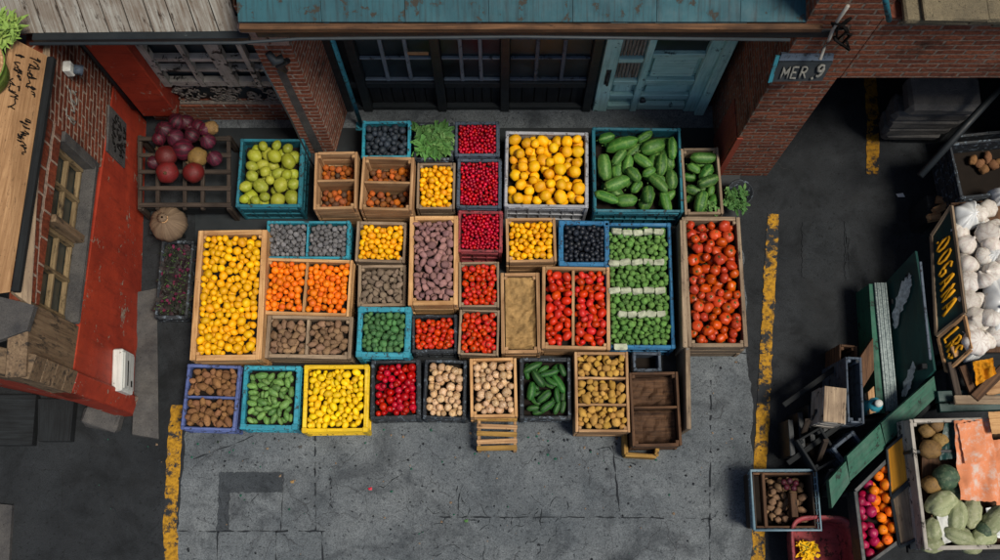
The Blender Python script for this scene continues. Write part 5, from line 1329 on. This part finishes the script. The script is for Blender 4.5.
crate('w', (803, 430, 834, 468), .5, 'black_wood', 'black slatted crate in the gap behind the green counter end', depth=.3, t=.025, rz=.5)
crate('p', (835, 436, 866, 462), .55, 'slate_p', 'slate plastic crate wedged under the middle counter board', depth=.35, rz=.65)
crate('w', (838, 344, 858, 380), .45, 'brown_wood', 'low brown crate behind the tall narrow grey box', depth=.3, t=.02, rz=-.1)
for i, (x0, y0, x1, y1) in enumerate(((796, 452, 808, 420), (806, 446, 818, 410), (812, 478, 826, 440), (820, 492, 832, 470))):
    b = MB(); b.bar(P(x0, y0, .04), P(x1, y1, .62), .05, .03, jit=.004)
    tag(b.build('leaning_batten', M['black_frame'] if i % 2 else M['dark_wood']), ('outermost leaning batten at the dark end of the counter', 'second leaning batten beside the pale topped box', 'leaning batten between the slatted crates behind the counter', 'short leaning batten at the green counter end')[i], 'batten')
# tray of oranges and magenta onions
tq = [P(889, 458, .72), P(900, 540, .72), P(864, 566, .72), P(855, 491, .72)]
ft = thing('fruit_tray', 'slanting black tray of citrus and magenta onions under the orange board', 'tray', P(877, 512, .5))
b = MB(); low = [p - Vector((0, 0, .15)) for p in tq]; b.slab(low, .03); kput(b, 'tray_floor', M['inner'], ft)
for i in range(4):
    a, c_ = tq[i], tq[(i + 1) % 4]; b = MB(); b.bar(a - Vector((0, 0, .09)), c_ - Vector((0, 0, .09)), .035, .22, jit=.002); kput(b, 'side_panel', M['black_frame'], ft)
for p in low: b = MB(); b.bar((p.x, p.y, 0), (p.x, p.y, p.z - .03), .05, .05); kput(b, 'leg', M['black_wood'], ft)
def fill_quad(kd, quad, zf, zt, r, label, group, u0=0, u1=1, tries=260, nmax=99):
    S = []; n = 0
    for _ in range(tries):
        best = None
        for _k in range(14):
            u, v = R.uniform(u0, u1), R.uniform(.07, .93); p = (quad[3].lerp(quad[0], u)).lerp(quad[2].lerp(quad[1], u), v)
            rr = r * R.uniform(.86, 1.14); z = zf + rr
            for (sx, sy, sz, sr) in S:
                q_ = ((sr + rr) * .96) ** 2 - (sx - p.x) ** 2 - (sy - p.y) ** 2
                if q_ > 0: z = max(z, sz + math.sqrt(q_))
            if best is None or z < best[0]: best = (z, p.x, p.y, rr)
        z, x, y, rr = best
        if z > zt: continue
        S.append((x, y, z, rr)); put_fruit(kd, x, y, z, rr, R.uniform(0, 6), label, group); n += 1
        if n >= nmax: break
fill_quad('orange', tq, .575, .7, .052, 'bright orange in the slanting black tray under the orange board', 'oranges in the slanting tray', .52, .9)
fill_quad('magenta_onion', tq, .575, .68, .05, 'magenta onion in the slanting black tray beside the green counter', 'magenta onions in the slanting tray', .13, .46)
slab_t('orange_board', 'bright orange plank board standing beside the tray of oranges', 'board', [P(912, 427, .86), P(917, 473, .86), P(891, 497, .74), P(887, 449, .74)], .03, M['orange_paint'], frame=M['black_frame'], fw=.02)
slab_t('grey_board', 'grey weathered board standing below the orange board', 'board', [P(917, 476, .86), P(924, 535, .86), P(900, 547, .74), P(892, 499, .74)], .03, M['grey_wood'], frame=M['black_frame'], fw=.025)

# big tray of gourds with salmon paper
bt_ = crate('w', (916, 417, 1040, 550), 1.02, 'grey_frame', 'large grey framed tray of pale gourds half covered by salmon paper', name='gourd_tray', z0=.7, depth=.24, t=.035, rz=0.015, slats=2)
T_ = crate.last
b = MB(); b.box((-.3, .28, .2), (.5, .03, .18), ch=.006); b.build('divider', M['black_frame'], T_)
q = T_.location
tr = thing('trestle', 'black trestle legs under the large gourd tray', 'trestle', (q.x, q.y, 0))
for sx in (-.45, .45):
    for sy in (-.5, .5):
        b = MB(); b.bar((q.x + sx, q.y + sy, 0), (q.x + sx, q.y + sy, .65), .06, .06); kput(b, 'leg', M['black_wood'], tr)
b = MB(); b.box((q.x, q.y, .675), (1.1, 1.2, .045)); kput(b, 'top', M['black_wood'], tr)
zf = bt_[0]['z0']
for kd, lab, grp, L in (('striped_gourd', 'pale green striped gourd in the large grey tray', 'striped gourds in the grey tray', [(943, 503, 12, .5), (957, 517, 10, 1.4), (973, 513, 10, 1.3), (960, 536, 9, -.3), (973, 545, 9, -.2), (933, 530, 9, 1.5), (945, 516, 7, .4), (934, 545, 8, .2), (985, 538, 10, .3), (995, 520, 10, .8)]),
                        ('dark_melon', 'round dark striped melon in the large grey tray', 'dark melons in the grey tray', [(947, 477, 13, 0), (985, 530, 9, 0), (957, 492, 8, 0)]),
                        ('brown_root', 'pale brown root in the corner of the large grey tray', 'brown roots in the grey tray', [(934, 484, 9, 0), (931, 449, 10, 0), (943, 440, 8, 0), (938, 425, 7, 0), (930, 430, 7, 0)])):
    for i, (x, y, r, a) in enumerate(L):
        rr = r * .0088; q = P(x, y, .98); put_fruit(kd, q.x, q.y, zf + .06 + rr * .9 + (.05 if i % 2 else .02), rr, a, lab, grp, long_=True)
b = MB(); b.slab([P(922, 424, zf + .05), P(1034, 424, zf + .05), P(1034, 545, zf + .05), P(922, 545, zf + .05)], .04); tag(b.build('straw_bed', M['brown_wood']), 'dark bedding under the gourds in the large grey tray', 'bedding')
def cloth(name, label, cat, quad, z, m, amp, seed, n=26, sh=4.0, th=.006):
    q = [P(x, y, zz) for (x, y), zz in zip(quad, z if isinstance(z, (list, tuple)) else [z] * 4)]; b = MB(); vs, gs, fs = [], [], []
    for lay in (0, 1):
        for j in range(n + 1):
            for i in range(n + 1):
                u, v = i / n, j / n
                rag = .02 * noise.noise(Vector((v * 9, seed, 1))) ; uu = u + rag * (1 if u > .5 else -1) * (abs(u - .5) * 2) ** 6
                p = (q[0].lerp(q[1], uu)).lerp(q[3].lerp(q[2], uu), v + .02 * noise.noise(Vector((u * 9, seed, 4))) * (abs(v - .5) * 2) ** 6)
                k = noise.noise(Vector((p.x * sh * 1.8, p.y * sh, seed))) + .5 * abs(noise.noise(Vector((p.x * sh * 3, p.y * sh * 3, seed + 5))))
                p = p + Vector((0, 0, amp * k - th * lay)); vs.append(p); gs.append(Vector((u * .5, v * .9, seed)))
    N1 = (n + 1) ** 2
    for j in range(n):
        for i in range(n):
            k = j * (n + 1) + i; f = [k, k + n + 1, k + n + 2, k + 1]; fs.append(f); fs.append([x + N1 for x in f][::-1])
    b._add(vs, fs, gs, 0, True); return tag(b.build(name, m), label, cat)
cloth('salmon_paper', 'large crumpled salmon sheet with pale stains lying over the gourds', 'paper', [(953, 421), (990, 418), (1000, 502), (960, 500)], 1.03, M['paper_o'], .05, 2)
cloth('salmon_paper', 'smaller folded salmon sheet on top of the larger one', 'paper', [(957, 424), (982, 420), (987, 460), (966, 464)], 1.07, M['paper_o'], .02, 7)
cloth('salmon_paper', 'torn salmon sheet hanging towards the far side of the tray', 'paper', [(992, 440), (1030, 436), (1034, 506), (996, 505)], 1.02, M['paper_o'], .04, 11)
cloth('white_cloth', 'white folded cloth draped over the gourds', 'cloth', [(936, 514), (946, 512), (956, 540), (944, 544)], .98, M['cloth_w'], .03, 5, sh=7)
cloth('grey_plastic', 'grey plastic sheet tucked between gourds and salmon paper', 'plastic sheet', [(986, 508), (1004, 504), (1010, 540), (990, 536)], .97, M['bag'], .04, 6, sh=7)
cloth('dark_cloth', 'dark folded cloth at the back of the gourd tray', 'cloth', [(944, 424), (956, 420), (956, 458), (940, 460)], .98, M['dark_green'], .03, 8, sh=6)
cloth('tan_card', 'tan cardboard flap at the far corner of the gourd tray', 'cardboard', [(988, 412), (1020, 410), (1020, 432), (992, 434)], 1.1, M['pine'], .006, 9)

# broken wooden trays between garlic and gourds
for i, (a_, c_, w_, m, lab) in enumerate([((952, 352), (1000, 340), .1, 'tan', 'pale wooden plank directly under the garlic heap'), ((950, 362), (958, 398), .06, 'dark_wood', 'dark wooden slat at the end of the short lettered board'), ((962, 366), (974, 396), .07, 'brown_wood', 'brown slat slanting below the orange cloth'), ((974, 398), (1004, 368), .09, 'brown_wood', 'thick brown plank slanting past the orange cloth'), ((954, 400), (1004, 400), .08, 'grey_wood', 'grey plank along the back of the gourd tray'), ((984, 390), (1010, 384), .12, 'tan', 'broad pale plank beside the thick slanting plank')]):
    z = (.84, .78, .84, .88, .86, .8)[i]; b = MB(); b.bar(P(*a_, z), P(*c_, z), w_, .035, jit=.004); tag(b.build('loose_plank', M[m]), lab, 'plank', 'loose planks between garlic and gourds')
b = MB(); b.slab([P(948, 356, .72), P(1040, 352, .72), P(1040, 404, .72), P(950, 404, .72)], .06); tb_ = thing('side_bench', 'black bench under the loose planks', 'bench', P(980, 380)); kput(b, 'bench_top', M['black_wood'], tb_)
for px, py in ((955, 362), (1035, 362), (956, 400), (1035, 400)): post(px, py, .655, .05, tb_, M['black_wood'])
cloth('orange_cloth', 'crumpled bright orange cloth lying on the loose planks', 'cloth', [(972, 362), (992, 358), (996, 374), (976, 386)], .93, M['cloth_o'], .07, 3, sh=9)

# wire crate and plastic tub on the asphalt
wc = thing('wire_crate', 'black wire crate lined with worn wood holding small potatoes', 'crate', P(780, 500))
X0, X1, Y0, Y1 = P(752, 0 + 500, .4).x, P(818, 500, .4).x, P(780, 530, .4).y, P(780, 470, .4).y
b = MB()
def rim(z, e=0.0):
    return [Vector((X0 - e, Y0 - e, z)), Vector((X1 + e, Y0 - e, z)), Vector((X1 + e, Y1 + e, z)), Vector((X0 - e, Y1 + e, z))]
for z in (.01, .08, .15, .22, .29, .36, .42):
    r_ = rim(z, -.05 + .12 * z); b.tube(r_ + [r_[0]], .008 if z < .42 else .014, 5)
for i in range(4):
    for k in range(9):
        f = k / 9; b.tube([rim(.01, -.05)[i].lerp(rim(.01, -.05)[(i + 1) % 4], f), rim(.42, 0)[i].lerp(rim(.42, 0)[(i + 1) % 4], f)], .007, 5)
kput(b, 'wire_frame', M['wire'], wc)
for i in range(4):
    a, c_ = rim(.36, -.03)[i], rim(.36, -.03)[(i + 1) % 4]; b = MB(); b.bar(a - Vector((0, 0, .16)), c_ - Vector((0, 0, .16)), .02, .34); kput(b, 'liner_board', M['dark_wood'] if i % 2 else M['brown_wood'], wc)
b = MB(); b.box(((X0 + X1) / 2, (Y0 + Y1) / 2, .1), (X1 - X0 - .08, Y1 - Y0 - .08, .03)); kput(b, 'floor_panel', M['inner'], wc)
b = MB(); b.bar((X0 + .12, Y0 + .03, .34), (X0 + .12, Y1 - .03, .34), .03, .12); kput(b, 'divider', M['brown_wood'], wc)
b = MB(); b.bar((X0 + .4, Y0 + .12, .33), (X0 + .4, Y0 + .34, .33), .06, .1); kput(b, 'inner_block', M['brown_wood'], wc)
cc = dict(x=(X0 + X1) / 2 + .06, y=(Y0 + Y1) / 2, hx=(X1 - X0) / 2 - .12, hy=(Y1 - Y0) / 2 - .05, rz=0, z0=.12, z1=.27)
fill('potato', cc, .03, 'little potato in the black wire crate on the asphalt', 'small potatoes in the wire crate', nmax=60)
for x, y in ((783, 482), (789, 481), (795, 483), (786, 487), (793, 488)):
    q = P(x, y, .3); put_fruit('red_onion', q.x, q.y, .32, .03, 0, 'small dusky red onion at the back of the wire crate', 'red onions in the wire crate')
tub = thing('red_tub', 'dull red rounded plastic tub holding yellow flowers', 'tub', P(812, 548, .0))
b = MB(); n = 48
def rr_(t, hx, hy, e=4): c_, s_ = math.cos(t), math.sin(t); return hx * math.copysign(abs(c_) ** (2 / e), c_), hy * math.copysign(abs(s_) ** (2 / e), s_)
prof = [(.8, .0), (.84, .05), (.92, .3), (.95, .36), (1.03, .37), (1.03, .395), (.99, .4), (.92, .385), (.86, .25), (.78, .06), (.02, .05)]
vs, fs = [], []
for s_, z in prof:
    for k in range(n): x, y = rr_(2 * math.pi * k / n, .3 * s_, .29 * s_); vs.append((x, y, z))
for i in range(len(prof) - 1):
    for k in range(n): fs.append([i * n + k, i * n + (k + 1) % n, (i + 1) * n + (k + 1) % n, (i + 1) * n + k])
fs.append(list(range(n))[::-1]); b._add(vs, fs, None, 0, True); b.build('tub_wall', M['red_p'], tub)
b = MB(); b.box((.31, 0, .33), (.03, .14, .03), ch=.008, mode='uv'); b.build('handle', M['red_p'], tub)
FM('f_petal', 'e8b414', 'd89c10', rough=.6)
tag(leaf_bunch('yellow_flowers', 60, .07, .09, .02, M['f_petal'], 300, Vector(tub.location) + Vector((-.1, -.02, .16)), 1.2), 'clump of yellow petals lying in the red tub', 'flowers')

# inside the alley
sx_ = [(905, 937, 976, 100, 1.2), (0, 0, 0, 0, 0)]
for i, (x, y, w_, z, m) in enumerate([(946, 92, .72, 1.0, 'concrete_dirty'), (935, 105, .8, .8, 'concrete_dirty'), (928, 115, .75, .62, 'concrete_dirty'), (920, 124, .7, .45, 'concrete_dirty'), (914, 132, .6, .3, 'concrete_dirty')]):
    q = P(x, y, z); b = MB()
    b.box((q.x, q.y + .02 * i, z - .09), (w_, .24 if i else .36, .17), ch=.06, jit=.012)
    o = tag(b.build('stone_block', M[m]), ('topmost thick stone block of the pile in the alley', 'second stone block from the top of the alley pile', 'middle stone block of the pile in the alley', 'fourth stone block of the alley pile, low down', 'lowest stone block of the pile in the alley')[i], 'stone block', 'stone blocks piled in the alley')
    b = MB(); b.box((q.x + .1, q.y + .02 * i + .02, (z - .18) / 2), (w_ - .25, .2, z - .185), ch=.01); tag(b.build('block_support', M['black_wood']), 'dark timber support under ' + ('the topmost', 'the second', 'the middle', 'the fourth', 'the lowest')[i] + ' stone block in the alley', 'support')
crate('p', (953, 138, 1040, 196), .9, 'black_p', 'black plastic crate with a few brown potatoes near the alley', z0=.45, depth=.25, rz=.1)
c = dict(crate('p', (957, 130, 1044, 180), .42, 'black_p', 'empty black plastic crate beneath the crate of brown potatoes', depth=.2, rz=.1)[0])
for x, y in ((975, 158), (982, 162), (990, 156), (996, 163), (986, 168), (1004, 160)):
    q = P(x, y, .75); put_fruit('brown_potato', q.x, q.y, .7, .045, R.uniform(0, 6), 'brown potato in the black crate near the alley', 'potatoes in the alley crate')
b = MB(); b.tube([P(920, 176, 1.0), P(1020, 66, 1.35)], .035, 8); b.tube([P(926, 168, 0.0), P(926, 168, 1.0)], .03, 8)
tag(b.build('steel_rail', M['black_frame']), 'dark steel rail slanting across the alley mouth', 'rail')
FT = thing('litter_scrap', 'small pale scrap of paper lying on the dark asphalt', 'litter', P(902, 196, .01)); b = MB(); b.slab([P(896, 194, .012), P(903, 193, .02), P(905, 197, .012), P(898, 197, .014)], .002); kput(b, 'scrap', M['bag'], FT)
for i, (x, y) in enumerate(((370, 488), (300, 446), (292, 481), (466, 520))):
    b = MB(); b.slab([P(x - 2, y, .014), P(x + 2, y - 1, .018), P(x + 2, y + 2, .013), P(x - 1, y + 2, .015)], .003)
    tag(b.build('litter_chip', M[('f_apple', 'concrete_dirty', 'paper', 'leaf')[i]]), ('tiny red chip lying on the open pavement', 'tiny pale chip near the turquoise crate', 'tiny pale chip on the dark pavement patch', 'tiny green leaf scrap on the cracked pavement')[i], 'litter')
place_all()
